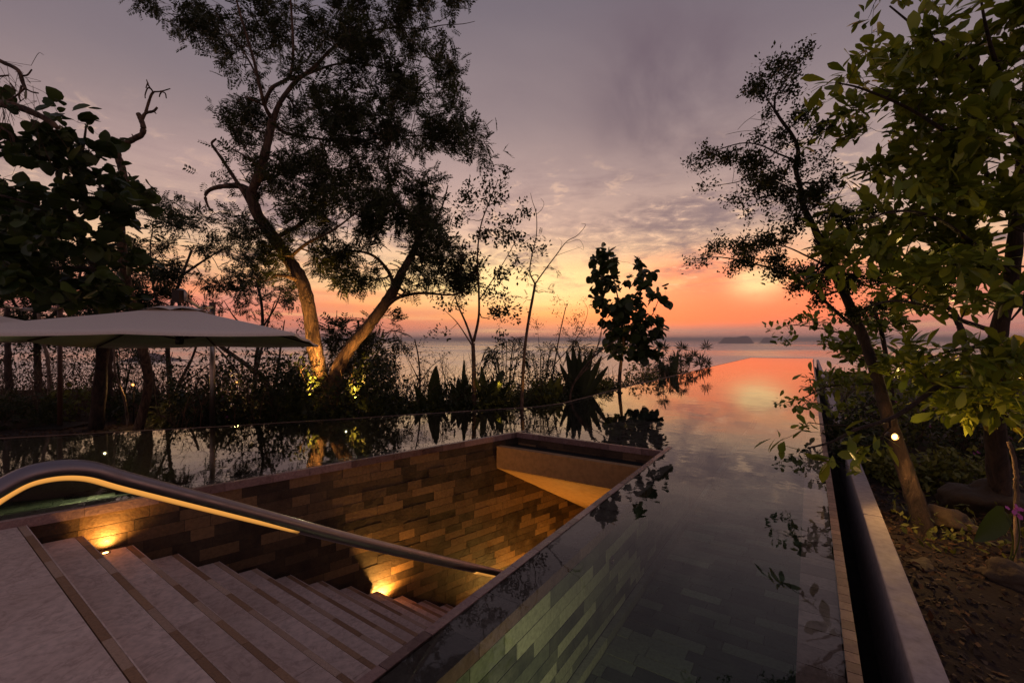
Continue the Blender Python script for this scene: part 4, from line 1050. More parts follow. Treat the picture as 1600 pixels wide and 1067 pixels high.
cl = [(1560, 70, 44, 50), (1500, 60, 40, 44), (1440, 80, 34, 26), (1400, 100, 30, 24), (1330, 120, 34, 14), (1380, 12, 22, 12), (1430, 20, 20, 16), (1370, 155, 34, 20), (1440, 150, 44, 40), (1520, 150, 50, 50), (1590, 170, 40, 60), (1360, 200, 24, 26), (1420, 230, 44, 36), (1500, 250, 54, 50), (1570, 280, 54, 60),
      (1400, 290, 30, 20), (1350, 300, 16, 16), (1420, 330, 50, 34), (1500, 350, 54, 44), (1580, 390, 44, 50), (1350, 340, 22, 16), (1390, 380, 44, 28), (1470, 400, 50, 32), (1540, 440, 54, 30), (1340, 390, 30, 26), (1400, 430, 50, 22), (1310, 430, 24, 14), (1470, 470, 40, 12), (1590, 480, 34, 24),
      (1420, 480, 26, 10), (1450, 555, 44, 24), (1520, 590, 50, 36), (1580, 600, 40, 50), (1470, 615, 44, 22), (1550, 650, 44, 22), (1500, 540, 50, 16), (1300, 668, 12, 7), (1262, 702, 12, 6), (1312, 692, 12, 9)]
tips = clusters(cl, Y, 23, .6); d = T.grow(tips, .12, r_min=.0025); T.finish_twigs()
LP = np.repeat(tips, 7, 0) + rng.normal(0, .03, (len(tips) * 7, 3)); LD = np.repeat(d, 7, 0)
warm_lit = (LP[:, 2] < W(0, 470, 3.6)[2]) & (LP[:, 0] > 3.6) & (rng.random(len(LP)) < .25)  # leaves given a yellow colour that paints in warm light from below
T.leaves(LP[~warm_lit], LD[~warm_lit] / (np.linalg.norm(LD[~warm_lit], axis=1)[:, None] + 1e-9), 'long', .125, 'leaf_big', .75, 260, width=.21)
if warm_lit.any(): T.leaves(LP[warm_lit], LD[warm_lit], 'long', .13, 'leaf_warm_lit', .8, 30, width=.22, name='warm_lit_leaf')
# ------------------------------------------------------------------ airy tree standing further down the kerb
Y = 7.0
T = Tree('kerbside_tree', on_ground(1395, 7.2), 'airy middle-distance tree whose low leafy sprays hang over the far rim and kerb', bark='bark_dark')
T.limb(np.vstack([T.base[None], L3([(1392, 620), (1385, 560), (1375, 510), (1360, 470)], Y)]), .06, .02, 'trunk')
for pts in ([(1385, 560), (1340, 530), (1290, 515), (1245, 508), (1215, 512)], [(1390, 600), (1340, 600), (1290, 605), (1255, 622), (1230, 628)], [(1385, 570), (1340, 560), (1300, 555)], [(1390, 590), (1430, 560), (1470, 540)], [(1390, 610), (1350, 635), (1310, 640)]):
    T.limb(L3(pts, Y), .018, .004, sides=6)
cl = [(1350, 500, 50, 18), (1300, 500, 30, 14), (1250, 505, 24, 8), (1216, 514, 14, 8), (1232, 530, 6, 6), (1380, 545, 54, 26), (1310, 545, 36, 20), (1420, 570, 44, 26), (1400, 600, 50, 20), (1335, 595, 40, 20), (1285, 600, 26, 14), (1250, 622, 18, 6), (1232, 632, 10, 4), (1300, 632, 30, 10), (1360, 640, 40, 10), (1440, 620, 30, 16), (1390, 490, 40, 20)]
tips = clusters(cl, Y, 30, .5); d = T.grow(tips, .12, r_min=.003); T.finish_twigs()
LP = np.repeat(tips, 7, 0) + rng.normal(0, .045, (len(tips) * 7, 3)); LD = np.repeat(d, 7, 0)
T.leaves(LP, LD / (np.linalg.norm(LD, axis=1)[:, None] + 1e-9), 'long', .12, 'leaf_big', .9, 150, width=.24)
# ------------------------------------------------------------------ left: round-leaved tree with bare crooked boughs
Y = 6.4
T = Tree('sea_grape_tree', np.array([W(150, 600, 9.2)[0], 9.2, ground_at(W(150, 600, 9.2)[0], 9.2)]), 'broad dark tree of big round leaves at the left edge behind the white parasol', bark='bark_dark')
T.limb(np.vstack([T.base[None], [W(160, 560, 9.0)], [W(165, 480, 8.4)], [W(150, 420, 7.6)], [W(120, 360, 6.9)], [W(95, 300, 6.5)]]), .13, .04, 'trunk', 12)
for pts in ([(120, 360, .5), (70, 330, 0), (20, 310, -.2), (-40, 300, -.3)], [(95, 300, .1), (90, 250, 0), (80, 210, 0), (72, 185, 0)], [(100, 310, .1), (120, 270, 0), (130, 230, .1), (135, 195, .1)], [(120, 350, .4), (160, 310, .4), (180, 280, .4)], [(150, 420, 1), (80, 420, .6), (10, 430, .2), (-40, 440, 0)]):
    T.limb(L3(pts, Y), .035, .012, sides=7)
cl = [(62, 178, 12, 8), (130, 190, 14, 12), (60, 215, 18, 12), (85, 205, 12, 12), (125, 215, 24, 14), (35, 240, 22, 14), (95, 245, 26, 16), (140, 240, 22, 16), (50, 255, 26, 12), (110, 275, 34, 14), (170, 260, 14, 10), (160, 285, 28, 10), (205, 300, 24, 12), (70, 300, 34, 14), (20, 310, 26, 18), (130, 320, 40, 16), (190, 310, 24, 8), (60, 345, 44, 16), (10, 370, 26, 20), (120, 365, 50, 16), (185, 345, 16, 8), (90, 400, 54, 16), (170, 400, 30, 16), (195, 400, 14, 8), (20, 420, 34, 18), (120, 440, 50, 14), (60, 450, 50, 14), (10, 465, 26, 14), (180, 440, 24, 12), (150, 470, 50, 10), (-20, 340, 30, 60)]
tips = clusters(cl, Y, 60, .7); d = T.grow(tips, .12, r_min=.003); T.finish_twigs()
LP = np.repeat(tips, 2, 0) + rng.normal(0, .05, (len(tips) * 2, 3)); LD = np.repeat(d, 2, 0)
T.leaves(LP, LD / (np.linalg.norm(LD, axis=1)[:, None] + 1e-9) * .6 + np.array([0, 0, -.2]), 'round', .155, 'leaf_round', .85, 290)
# crooked bare tree reaching up behind it
Y = 7.6
T = Tree('bare_crooked_tree', np.array([W(215, 600, 8.8)[0], 8.8, ground_at(W(215, 600, 8.8)[0], 8.8)]), 'bare crooked leafless tree with stubby finger-like twigs against the mauve sky')
T.limb(np.vstack([T.base[None], [W(232, 600, 8.7)], [W(222, 540, 8.5)], [W(205, 470, 8.2)], [W(192, 400, 7.9)], [W(188, 330, 7.7)], [W(194, 290, 7.6)], [W(190, 262, 7.6)], [W(182, 238, 7.6)]]), .08, .055, 'trunk', 12)
T.limb(L3([(182, 238), (194, 226), (212, 216), (222, 210), (224, 198), (219, 184), (216, 178)], Y), .052, .035)
T.limb(L3([(222, 186), (228, 177), (240, 174), (246, 168)], Y), .030, .016)
T.limb(L3([(228, 176), (231, 165), (236, 150), (240, 144)], Y), .024, .018)
for pts in ([(240, 144), (252, 143), (266, 139)], [(240, 145), (233, 135), (229, 125)], [(237, 140), (231, 138), (227, 148), (227, 154)], [(251, 143), (258, 146), (260, 154)], [(253, 143), (250, 148), (249, 152)], [(238, 142), (232, 134), (231, 130), (228, 138)], [(210, 216), (206, 210)], [(240, 174), (244, 178)]):
    T.limb(L3(pts, Y), .013, .008, sides=6)
T.limb(L3([(192, 292), (200, 285), (203, 275), (200, 270)], Y), .020, .010); T.limb(L3([(203, 278), (212, 275)], Y), .010, .006)
# bough entering from the top left corner
Y = 5.6
T = Tree('overhanging_tree', np.array([-9.5, 7.0, ground_at(-9.5, 7.0)]), 'mostly bare tree whose thick bough and finger twigs enter at the top left corner')
T.limb([T.base, [-9.4, 6.8, 1.8], [-8.6, 6.4, 3.4], W(-120, 140, 6.0), W(-40, 155, 5.8)], .14, .07, 'trunk', 12)
T.limb(L3([(-40, 155, .2), (0, 162, 0), (30, 168), (55, 178), (75, 188), (90, 200)], Y), .055, .030)
T.limb(L3([(-60, 60, .2), (-20, 85), (5, 98), (28, 110), (36, 130), (40, 140)], Y), .030, .018)
T.limb(L3([(-60, 150, .2), (-30, 175), (0, 198), (18, 210), (22, 222)], Y), .020, .012)
for pts in ([(30, 118), (42, 118), (50, 109)], [(38, 138), (50, 144), (60, 146)], [(38, 139), (28, 148), (15, 156), (0, 160)], [(34, 134), (30, 150), (32, 158)], [(-5, 120), (14, 118)], [(24, 142), (16, 130)]):
    T.limb(L3(pts, Y), .012, .008, sides=6)
tw = MB()
for i in range(40):
    a = W(rng.uniform(-10, 60), rng.uniform(100, 180), Y + rng.uniform(-.2, .2)); b = a + np.array([rng.uniform(-.1, .3), rng.uniform(-.15, .15), rng.uniform(-.75, .1)]); c = (a + b) / 2 + rng.normal(0, .06, 3)
    v, f = tube(smooth_path([a, c, b], 5), .0028, 3, False); tw.add(v, f)
tag(tw.build('bare_twig', M['bark'], T.e), kind='stuff')

# ------------------------------------------------------------------ background trees on the left and middle
def auto_tree(name, label, px, Y, trunk, cl, dens, kind='pinnate', size=.22, per=4, mat='leaf_dark', r=.09, group=None, bark='bark_dark', dY=.8, major=.22, base=None):
    b = on_ground(px, Y) if base is None else base
    T = Tree(name, b - np.array([0, 0, .05]), label, 'tree', group, bark)
    T.limb(np.vstack([T.base[None], L3(trunk[0], Y)]), r, r * .4, 'trunk', 9)
    for q in trunk[1:]: T.limb(L3(q, Y), r * .5, r * .12, sides=6)
    tips = clusters(cl, Y, dens, dY); d = T.grow(tips, major, r_min=.004); T.finish_twigs()
    if per: T.crown(tips, d, kind, size, per, mat, .9, .07)
    return T
auto_tree('acacia_tree', 'fine-leaved tree with flat feathery crown behind and above the parasol top', 262, 13,
          [[(266, 600), (262, 540), (268, 480), (285, 430), (300, 390)], [(264, 520), (240, 450), (235, 390), (240, 350)], [(285, 430), (330, 400), (370, 380)]],
          [(235, 330, 40, 18), (280, 325, 44, 14), (330, 345, 20, 8), (225, 370, 44, 18), (300, 360, 50, 16), (255, 400, 50, 16), (340, 400, 46, 18), (210, 420, 34, 18), (300, 440, 50, 18), (380, 400, 34, 20), (360, 450, 40, 20), (230, 460, 40, 16), (270, 470, 60, 14)], 34, size=.30, r=.08, dY=1.2)
auto_tree('acacia_tree', 'fine-leaved tree with drooping sprays between the parasol and the gold lit trunk', 395, 12.5,
          [[(398, 600), (402, 550), (410, 510), (408, 470), (400, 440)], [(405, 520), (430, 480), (440, 450)], [(405, 530), (370, 500), (350, 470)]],
          [(385, 430, 30, 20), (420, 465, 34, 14), (350, 475, 34, 14), (395, 480, 30, 12), (440, 450, 20, 14), (330, 440, 24, 14), (300, 470, 40, 12)], 30, size=.26, r=.07, dY=.9)
auto_tree('dense_tree', 'dense dark tree filling the far left behind the parasol canopies', 60, 14,
          [[(60, 600), (58, 540), (55, 470), (60, 400)], [(58, 540), (20, 470), (-10, 420)], [(58, 520), (110, 460), (140, 420)]],
          [(20, 400, 60, 30), (90, 400, 60, 30), (20, 460, 60, 30), (110, 460, 60, 30), (170, 470, 40, 30), (30, 510, 70, 26), (130, 520, 60, 20), (-40, 380, 60, 60), (0, 350, 40, 30), (200, 430, 50, 30), (210, 500, 50, 24)], 34, size=.34, per=6, r=.12, dY=1.4)
auto_tree('shrubby_tree', 'bare branched tree with forked sloping limbs seen below the parasol hem by the steel mast', 425, 12.2,
          [[(422, 640), (418, 600), (385, 570), (350, 545), (325, 525)], [(410, 595), (380, 590), (350, 555), (330, 535)], [(425, 620), (435, 570), (440, 530), (445, 500)], [(425, 620), (450, 590), (470, 570)], [(400, 580), (410, 540), (420, 500), (430, 470)]],
          [(350, 520, 30, 16), (400, 510, 40, 20), (440, 510, 34, 22), (460, 560, 30, 24), (400, 560, 34, 24), (370, 600, 34, 20), (440, 470, 20, 14), (480, 520, 20, 30)], 60, kind='small', size=.08, per=2, r=.10, dY=.7, bark='bark')
auto_tree('shrubby_tree', 'low bare branching tree standing in front of the sea left of the steel mast', 268, 11.5,
          [[(268, 640), (280, 600), (300, 560), (310, 530)], [(275, 610), (300, 590), (325, 570), (335, 560)], [(270, 620), (262, 580), (270, 550)]],
          [(285, 570, 26, 24), (310, 550, 24, 20), (265, 590, 24, 22), (320, 590, 16, 20), (300, 620, 26, 16), (345, 540, 14, 12)], 80, kind='small', size=.07, per=2, r=.06, dY=.5, bark='bark')
auto_tree('shrubby_tree', 'wispy twiggy tree in front of the sea between the forked tree and the slender tree', 652, 11.2,
          [[(656, 620), (656, 590), (654, 560), (648, 530)], [(655, 600), (672, 575), (690, 560), (705, 548)], [(655, 595), (640, 565), (630, 548)]],
          [(650, 540, 24, 14), (670, 560, 24, 12), (635, 555, 16, 12), (690, 555, 18, 8), (655, 580, 26, 16), (630, 600, 18, 10)], 75, kind='small', size=.06, per=2, r=.035, dY=.35, bark='bark')
auto_tree('leafy_tree', 'dark bushy tree with long drooping fern-like sprays right behind the gold lit trunks', 575, 11.5,
          [[(570, 620), (565, 580), (560, 540), (560, 500)], [(566, 590), (590, 550), (610, 520)], [(566, 600), (540, 560), (530, 520)]],
          [(560, 520, 30, 26), (590, 530, 34, 22), (560, 570, 40, 26), (600, 560, 26, 22), (530, 540, 20, 30), (595, 500, 26, 12), (575, 600, 44, 18), (620, 520, 12, 10)], 26, size=.34, per=4, r=.07, dY=.7)
auto_tree('shrubby_tree', 'curved bare sapling sweeping right into the round-leaved tree', 890, 11.0,
          [[(892, 612), (905, 585), (925, 560), (950, 540), (968, 528)], [(905, 585), (935, 565), (962, 548), (975, 542)], [(900, 595), (920, 570), (932, 545), (940, 515), (945, 505)], [(925, 560), (938, 530), (940, 500)]],
          [(925, 510, 18, 18), (900, 520, 24, 26), (880, 500, 22, 18), (870, 540, 26, 20), (905, 485, 18, 12), (930, 470, 8, 14)], 75, kind='small', size=.055, per=2, r=.032, dY=.35, bark='bark')
auto_tree('shrubby_tree', 'bare wiry shrub with upright twigs left of the round-leaved tree', 862, 12.4,
          [[(862, 600), (868, 560), (875, 520), (884, 480)], [(864, 590), (845, 550), (840, 515)], [(866, 570), (900, 530), (918, 490), (912, 470)]],
          [(850, 500, 22, 20), (880, 475, 20, 18), (845, 540, 26, 18), (905, 500, 16, 24), (912, 470, 8, 12)], 75, kind='small', size=.06, per=2, r=.03, dY=.35, bark='bark')

# plain background trunks under the parasol
def trunk_only(label, px, Y, pts, r, bark='bark_dark', r1=None):
    T = Tree('bare_tree', on_ground(px, Y) - np.array([0, 0, .05]), label, 'tree trunk', 'trunks in the dark garden', bark)
    T.limb(np.vstack([T.base[None], L3(pts, Y)]), r, r1 or r * .6, 'trunk', 8, wob=r * .12); return T
trunk_only('thick dark trunk below the middle of the parasol hem', 172, 10.5, [(170, 620), (168, 580), (170, 540), (172, 500), (175, 460)], .12)
trunk_only('thick leaning trunk just left of the sea gap under the parasol', 245, 10.8, [(240, 620), (232, 585), (225, 555), (215, 520), (205, 480)], .13)
trunk_only('thin pale kinked stem right of the dark post', 200, 9.6, [(196, 630), (188, 605), (180, 580), (178, 550), (174, 520)], .028, 'bark_pale')
trunk_only('pale flaking trunk left of the dark post', 74, 10.8, [(78, 610), (76, 580), (72, 550), (66, 520), (60, 490)], .05, 'bark_pale')
trunk_only('slender pale stem leaning below the left canopy', 62, 9.8, [(56, 625), (50, 600), (42, 575)], .022, 'bark_pale', .008)
trunk_only('thin dark crooked stem beside the pale kinked stem', 165, 10.2, [(162, 620), (154, 600), (150, 585), (158, 565), (162, 550)], .05)
trunk_only('dim slender trunk near the left edge of the picture', 14, 11.5, [(14, 600), (12, 560), (10, 520), (12, 480)], .09)
trunk_only('dark mossy trunk among the flowers at the right edge', 1558, 5.6, [(1557, 680), (1553, 640), (1550, 600), (1548, 560)], .075)
trunk_only('stub of a curved trunk in the leaves at the right edge above the horizon', 1506, 6.2, [(1510, 560), (1502, 520), (1496, 500), (1490, 488), (1478, 478)], .05)
trunk_only('bare grey stem curving down at the right edge beside the broad dark leaf', 1590, 3.2, [(1588, 780), (1588, 745), (1584, 715), (1576, 690)], .018, 'bark_pale', .012)

# ------------------------------------------------------------------ shrubs
def shrub(label, px, Y, wpx, hpx, n=60, kind='small', size=.10, per=5, mat='leaf_shrub', name='shrub', flowers=0, base=None, twig=True, cat='shrub', group=None):
    b = on_ground(px, Y) if base is None else base
    T = Tree(name, b, label, cat, group, 'bark'); k = Y / F
    for i in range(4):
        an = rng.uniform(0, 6.28); T.limb([b - [0, 0, .03], b + [math.cos(an) * wpx * k * .2, math.sin(an) * wpx * k * .2, hpx * k * .35], b + [math.cos(an) * wpx * k * .5, math.sin(an) * wpx * k * .5, hpx * k * .7]], .012, .004, 'stem', 5)
    p = rng.normal(0, 1, (n, 3)); p /= np.linalg.norm(p, axis=1)[:, None]; p *= rng.uniform(.3, 1, (n, 1)) ** .5; p[:, 2] = abs(p[:, 2])
    tips = b + p * np.array([wpx * k, min(wpx * k, .7), hpx * k]) + [0, 0, .05]
    d = T.grow(tips, .12, r_min=.0025); T.finish_twigs(); T.crown(tips, d, kind, size, per, mat, .9, .05, name='foliage')
    for i in range(flowers):
        q = tips[int(rng.integers(0, n))] + rng.normal(0, .03, 3) + [0, -.05, .04]; flower(q, T.e)
    return T
flme = None
def flower(q, parent, s=None):
    global flme
    if flme is None:
        mb = MB(); v, f = leaf_long(.42, .2, -.1)
        for i in range(5):
            an = i * 2 * math.pi / 5; c, s_ = math.cos(an), math.sin(an); mb.add(v @ np.array([[c, s_, 0], [-s_, c, 0], [0, 0, 1]]), f)
        flme = mesh_np('flower', np.vstack(mb.v), np.vstack(mb.f[4])); flme.materials.append(M['pink'])
    o = bpy.data.objects.new('flower', flme); COL.objects.link(o); o.parent = parent; o.location = V3(q - base_of(parent)); o.scale = [s or rng.uniform(.018, .028)] * 3
    o.rotation_euler = (R(rng.uniform(30, 80)), R(rng.uniform(-30, 30)), rng.uniform(-.6, .6)); return o
# hedge of shrubs along the infinity edge
sh = [(20, 9.6, 60, 40, 'low dark shrub in the mulch at the far left edge'), (110, 10.6, 56, 46, 'dark bushy shrub behind the dark post'), (215, 10.4, 50, 40, 'dark shrub below the small hanging garden lamp'), (295, 9.8, 46, 40, 'leafy shrub left of the steel parasol mast'),
      (350, 9.4, 50, 46, 'flowering dark shrub right of the steel parasol mast'), (408, 9.6, 44, 40, 'mottled shrub between the parasol mast and the lit trunks'), (460, 9.2, 46, 42, 'yellow-green lit shrub at the left foot of the forked tree'), (560, 9.4, 56, 40, 'dark shrub at the right foot of the forked tree'),
      (612, 9.6, 44, 34, 'low spreading shrub left of the wispy tree'), (675, 9.9, 40, 30, 'low shrub right below the tall upright dark leaf'), (712, 9.9, 34, 36, 'dark shrub touching the left of the slender trunk'), (768, 10.0, 36, 48, 'warm lit shrub just right of the slender trunk'),
      (800, 10.3, 30, 46, 'shrub behind the low garden lamp'), (845, 10.9, 34, 50, 'green lit shrub right of the bare sapling'), (880, 11.6, 34, 52, 'bushy shrub left of the curved bare sapling'), (925, 12.8, 36, 50, 'shrub between the curved sapling and the round-leaved tree'),
      (950, 13.2, 26, 44, 'small shrub at the left foot of the round-leaved tree'), (1000, 16.0, 34, 52, 'gold tinted shrub right of the round-leaved trunk'), (1030, 18.6, 30, 40, 'feathery shrub left of the fan palms'), (1058, 21.5, 26, 26, 'last low shrub before the fan palms')]
for i, (px, Y, w_, h_, lb) in enumerate(sh):
    shrub(lb, px, Y, w_, h_, n=110, size=.13 if i % 3 else .24, kind='small' if i % 3 else 'pinnate', per=6 if i % 3 else 3, mat='leaf_shrub' if i % 2 else 'leaf_fine', flowers=5 if i in (3, 4) else 0, group='shrubs along the infinity edge')
for i, (px, Y, w_, h_, lb, fl) in enumerate([(1320, 12.0, 60, 40, 'dark shrub far down the kerb under the feathery tree', 0), (1370, 8.0, 60, 50, 'warm lit bush behind the bright garden lamp', 2), (1440, 7.0, 70, 60, 'bush of small leaves with purple flowers right of the bright lamp', 7), (1520, 6.2, 80, 70, 'large dark flowering bush near the right edge', 7),
        (1590, 6.5, 70, 80, 'dense bush against the right edge below the broad leaves', 3), (1345, 5.6, 34, 28, 'low lit ground shrub left of the leaning trunk base', 0), (1490, 4.9, 56, 44, 'low bush behind the boulder', 2), (1330, 6.6, 30, 34, 'small shrub beside the kerb left of the bright lamp', 0), (1400, 5.0, 44, 24, 'creeping leafy plant between the kerb and the leaning trunk', 0)]):
    shrub(lb, px, Y, w_, h_, n=170, size=.085, per=6, mat='leaf_shrub' if i % 2 == 0 else 'leaf_fine', flowers=fl, group='bushes in the right garden')
# dark undergrowth filling the far left and the slope behind: nobody could count it
mb = MB(); v0, f0 = leaf_quad(.22)
P_ = []
for i in range(64000):
    px = rng.uniform(-140, 620) if rng.random() < .6 else rng.uniform(400, 1075)
    if px < 260: Y = rng.uniform(11.5, 19); hh = 3.3 * rng.random() ** 1.3
    else: 
        x_ = (px - 800) / F; Y = 1.4 * F / max(18, (np.interp(px, [0, 360, 738, 840, 963, 1100], [685, 665, 642, 635.6, 608.5, 575.6]) - HY)) + rng.uniform(1.3 if px < 480 else .5, 3.6); hh = rng.random() ** 1.5 * (1.15 if px < 620 else .75 if px < 900 else .6)
    x = (px - 800) / F * Y; P_.append([x, Y, ground_at(x, Y) + hh * (.35 + 1.3 * max(0, .5 + nz(x, Y, .9)))])
P_ = np.array(P_); Dd = rng.normal(0, 1, P_.shape); vv, ff = scatter(v0, f0, P_, rot_from(Dd), rng.uniform(.04, .14, len(P_))); mb.add(vv, ff)
tag(mb.build('undergrowth', M['leaf_dark']), kind='stuff')
mb = MB(); P_ = []   # thin undergrowth stems
for i in range(720):
    px = rng.uniform(-60, 1070)
    Yb = 1.4 * F / max(18, (np.interp(px, [0, 360, 738, 840, 963, 1100], [685, 665, 642, 635.6, 608.5, 575.6]) - HY)) + rng.uniform(1.2, 3.4)
    if px < 260: Yb += 2.5
    x = (px - 800) / F * Yb; z = ground_at(x, Yb); hh = rng.uniform(.5, 1.5) * (1 if px < 800 else .8)
    l = rng.normal(0, .22, 2); pth = smooth_path([[x, Yb, z - .03], [x + l[0] * .5 + rng.normal(0, .04), Yb, z + hh * .5], [x + l[0] * 1.3, Yb + l[1], z + hh]], 4)
    v, f = tube(pth, np.linspace(.011, .003, len(pth)), 4, False); mb.add(v, f)
    for j in range(3):
        k = int(rng.integers(2, len(pth) - 1)); e = pth[k] + np.array([rng.normal(0, .2), rng.normal(0, .12), rng.uniform(.08, .35)]); v, f = tube(smooth_path([pth[k], (pth[k] + e) / 2 + rng.normal(0, .03, 3), e], 3), np.linspace(.005, .002, 7), 3, False); mb.add(v, f)
tag(mb.build('undergrowth_stems', M['bark']), kind='stuff')
# leaf litter and ground cover on both sides
mb = MB(); P_ = []
for i in range(9000):
    u = rng.uniform(.2, 9) ; q = V_COP + .03 + rng.uniform(0, 1) ** 1.3 * 6; p = UV(u, q); P_.append([p[0], p[1], right_z(u, q) + rng.uniform(.0, .03)])
for i in range(7000):
    px = rng.uniform(-60, 420); Y = rng.uniform(7.6, 13); x = (px - 800) / F * Y
    if dist_edge(np.array([x, Y])) > .1: P_.append([x, Y, ground_at(x, Y) + .02])
P_ = np.array(P_); Dd = rng.normal(0, 1, P_.shape) * [1, 1, .35]; vv, ff = scatter(*leaf_quad(.26), P_, rot_from(Dd), rng.uniform(.02, .07, len(P_))); mb.add(vv, ff)
tag(mb.build('leaf_litter', M['litter']), kind='stuff')
mb = MB(); P_ = []
for i in range(16000):
    u = rng.uniform(3.2, 26) if rng.random() < .8 else rng.uniform(2.4, 5); q = V_COP + .1 + rng.uniform(0, 1) * (4.5 + u * .2)
    if nz(u, q, .9) + (.25 if u > 4.4 else -.25) < 0: continue
    p = UV(u, q); P_.append([p[0], p[1], right_z(u, q) + rng.uniform(.0, .16) * (1.0 if u > 4 else .5)])
P_ = np.array(P_); Dd = rng.normal(0, 1, P_.shape) + [0, 0, .3]; vv, ff = scatter(*leaf_quad(.24), P_, rot_from(Dd), rng.uniform(.03, .08, len(P_))); mb.add(vv, ff)
tag(mb.build('ground_cover', M['leaf_shrub']), kind='stuff')
# gravel
mb = MB(); ico = np.array([[1, 0, 0], [-1, 0, 0], [0, 1, 0], [0, -1, 0], [0, 0, .7], [0, 0, -.7]]); icf = np.array([[0, 2, 4], [2, 1, 4], [1, 3, 4], [3, 0, 4], [2, 0, 5], [1, 2, 5], [3, 1, 5], [0, 3, 5]])
P_ = []; 
for i in range(3500):
    u = rng.uniform(.2, 6); q = V_COP + .03 + rng.uniform(0, 1) ** 1.5 * 4; p = UV(u, q); P_.append([p[0], p[1], right_z(u, q) + .002])
P_ = np.array(P_); vv, ff = scatter(ico, icf, P_, rot_from(rng.normal(0, 1, P_.shape)), rng.uniform(.005, .028, len(P_)) * rng.random(len(P_)) ** .5 + .004); mb.add(vv, ff)
tag(mb.build('gravel', M['rock']), kind='stuff')

# ------------------------------------------------------------------ palms and bold-leaved plants
def fan_palm(label, px, Y, fronds, r=.42, nb=19):
    b = on_ground(px, Y); e = empty('fan_palm', b, label, 'palm', 'small fan palms by the far pool edge')
    top = b + (W(fronds[0][0], fronds[0][1], Y) - b) * .45
    v, f = tube(smooth_path([b - [0, 0, .1], (b + top) / 2 + [.03, 0, 0], top], 4), .035, 7); child('stem', v, f, M['bark'], e, True)
    for fx, fy, tilt in fronds:
        tip = W(fx, fy, Y + rng.uniform(-.3, .3)); v, f = tube(smooth_path([top, (top + tip) / 2 + [0, 0, .08], tip], 4), .010, 4, False); mb = MB(); mb.add(v, f)
        up = np.array([math.sin(R(tilt)), .1, math.cos(R(tilt))]); s = np.array([math.cos(R(tilt)), .25, -math.sin(R(tilt))])
        dd_ = np.array([up * math.cos(a) + s * math.sin(a) + np.array([0, rng.normal(0, .2), -.06]) for a in np.radians(np.linspace(-118, 118, nb) + rng.normal(0, 4, nb))])
        vv, ff = scatter(*leaf_quad(.06), np.repeat(tip[None], nb, 0), rot_from(dd_, np.repeat(np.array([[0, -1.0, .2]]), nb, 0)), r * rng.uniform(.75, 1.15, nb)); mb.add(vv, ff); mb.build('frond', M['leaf_dark'], e)
fan_palm('fan palm standing highest by the pool edge where it meets the sea', 1090, 23.0, [(1103, 543, 12), (1084, 556, -15), (1096, 562, 35), (1078, 566, -50), (1092, 570, 10), (1104, 568, 80)])
fan_palm('fan palm with one round frond left of the tallest one', 1062, 21.0, [(1066, 545, -12), (1056, 558, -40), (1072, 560, 50), (1062, 568, 5)])
fan_palm('small fan palm drooping beside the round-leaved tree', 1040, 17.8, [(1036, 545, 20), (1030, 560, -30), (1046, 566, 60), (1034, 574, 5)], .36)
def feather_plant(label, px, Y, hpx, wpx, n=12, name='palm_plant', cat='palm', group='feathery palms behind the infinity edge'):
    b = on_ground(px, Y); e = empty(name, b, label, cat, group); k = Y / F
    for i in range(n):
        an = rng.uniform(0, 6.28); tip = b + np.array([math.cos(an) * wpx * k, math.sin(an) * .6, hpx * k * rng.uniform(.35, .8)]); mid = b + (tip - b) * .5 + [0, 0, hpx * k * .55]
        pth = smooth_path([b, mid, tip], 9); mb = MB(); v, f = tube(pth, np.linspace(.012, .003, len(pth)), 4, False); mb.add(v, f)
        tt = np.gradient(pth, axis=0); tt /= np.linalg.norm(tt, axis=1)[:, None]; s = np.cross(tt, [0, 0, 1.0]); s /= np.linalg.norm(s, axis=1)[:, None]
        for sg in (1, -1):
            ii = np.arange(3, len(pth)); dd_ = s[ii] * sg + tt[ii] * .8 + [0, 0, -.35]
            vv, ff = scatter(*leaf_quad(.06), pth[ii], rot_from(dd_), wpx * k * .42 * np.sin(np.linspace(.5, 2.9, len(ii)))); mb.add(vv, ff)
        mb.build('frond', M['leaf_dark'], e)
feather_plant('arching feather palm between the slender tree and the bare sapling', 790, 10.6, 130, 46, 13)
feather_plant('arching feather palm right of the bare sapling', 845, 11.4, 110, 34, 11)
feather_plant('dark feather palm left of the forked tree base', 478, 10.0, 90, 50, 11)
feather_plant('feather palm among the pale stems under the parasol', 190, 11.5, 110, 44, 11)
feather_plant('sparse palm in front of the orange sea left of the round-leaved tree', 915, 14.0, 100, 40, 10)
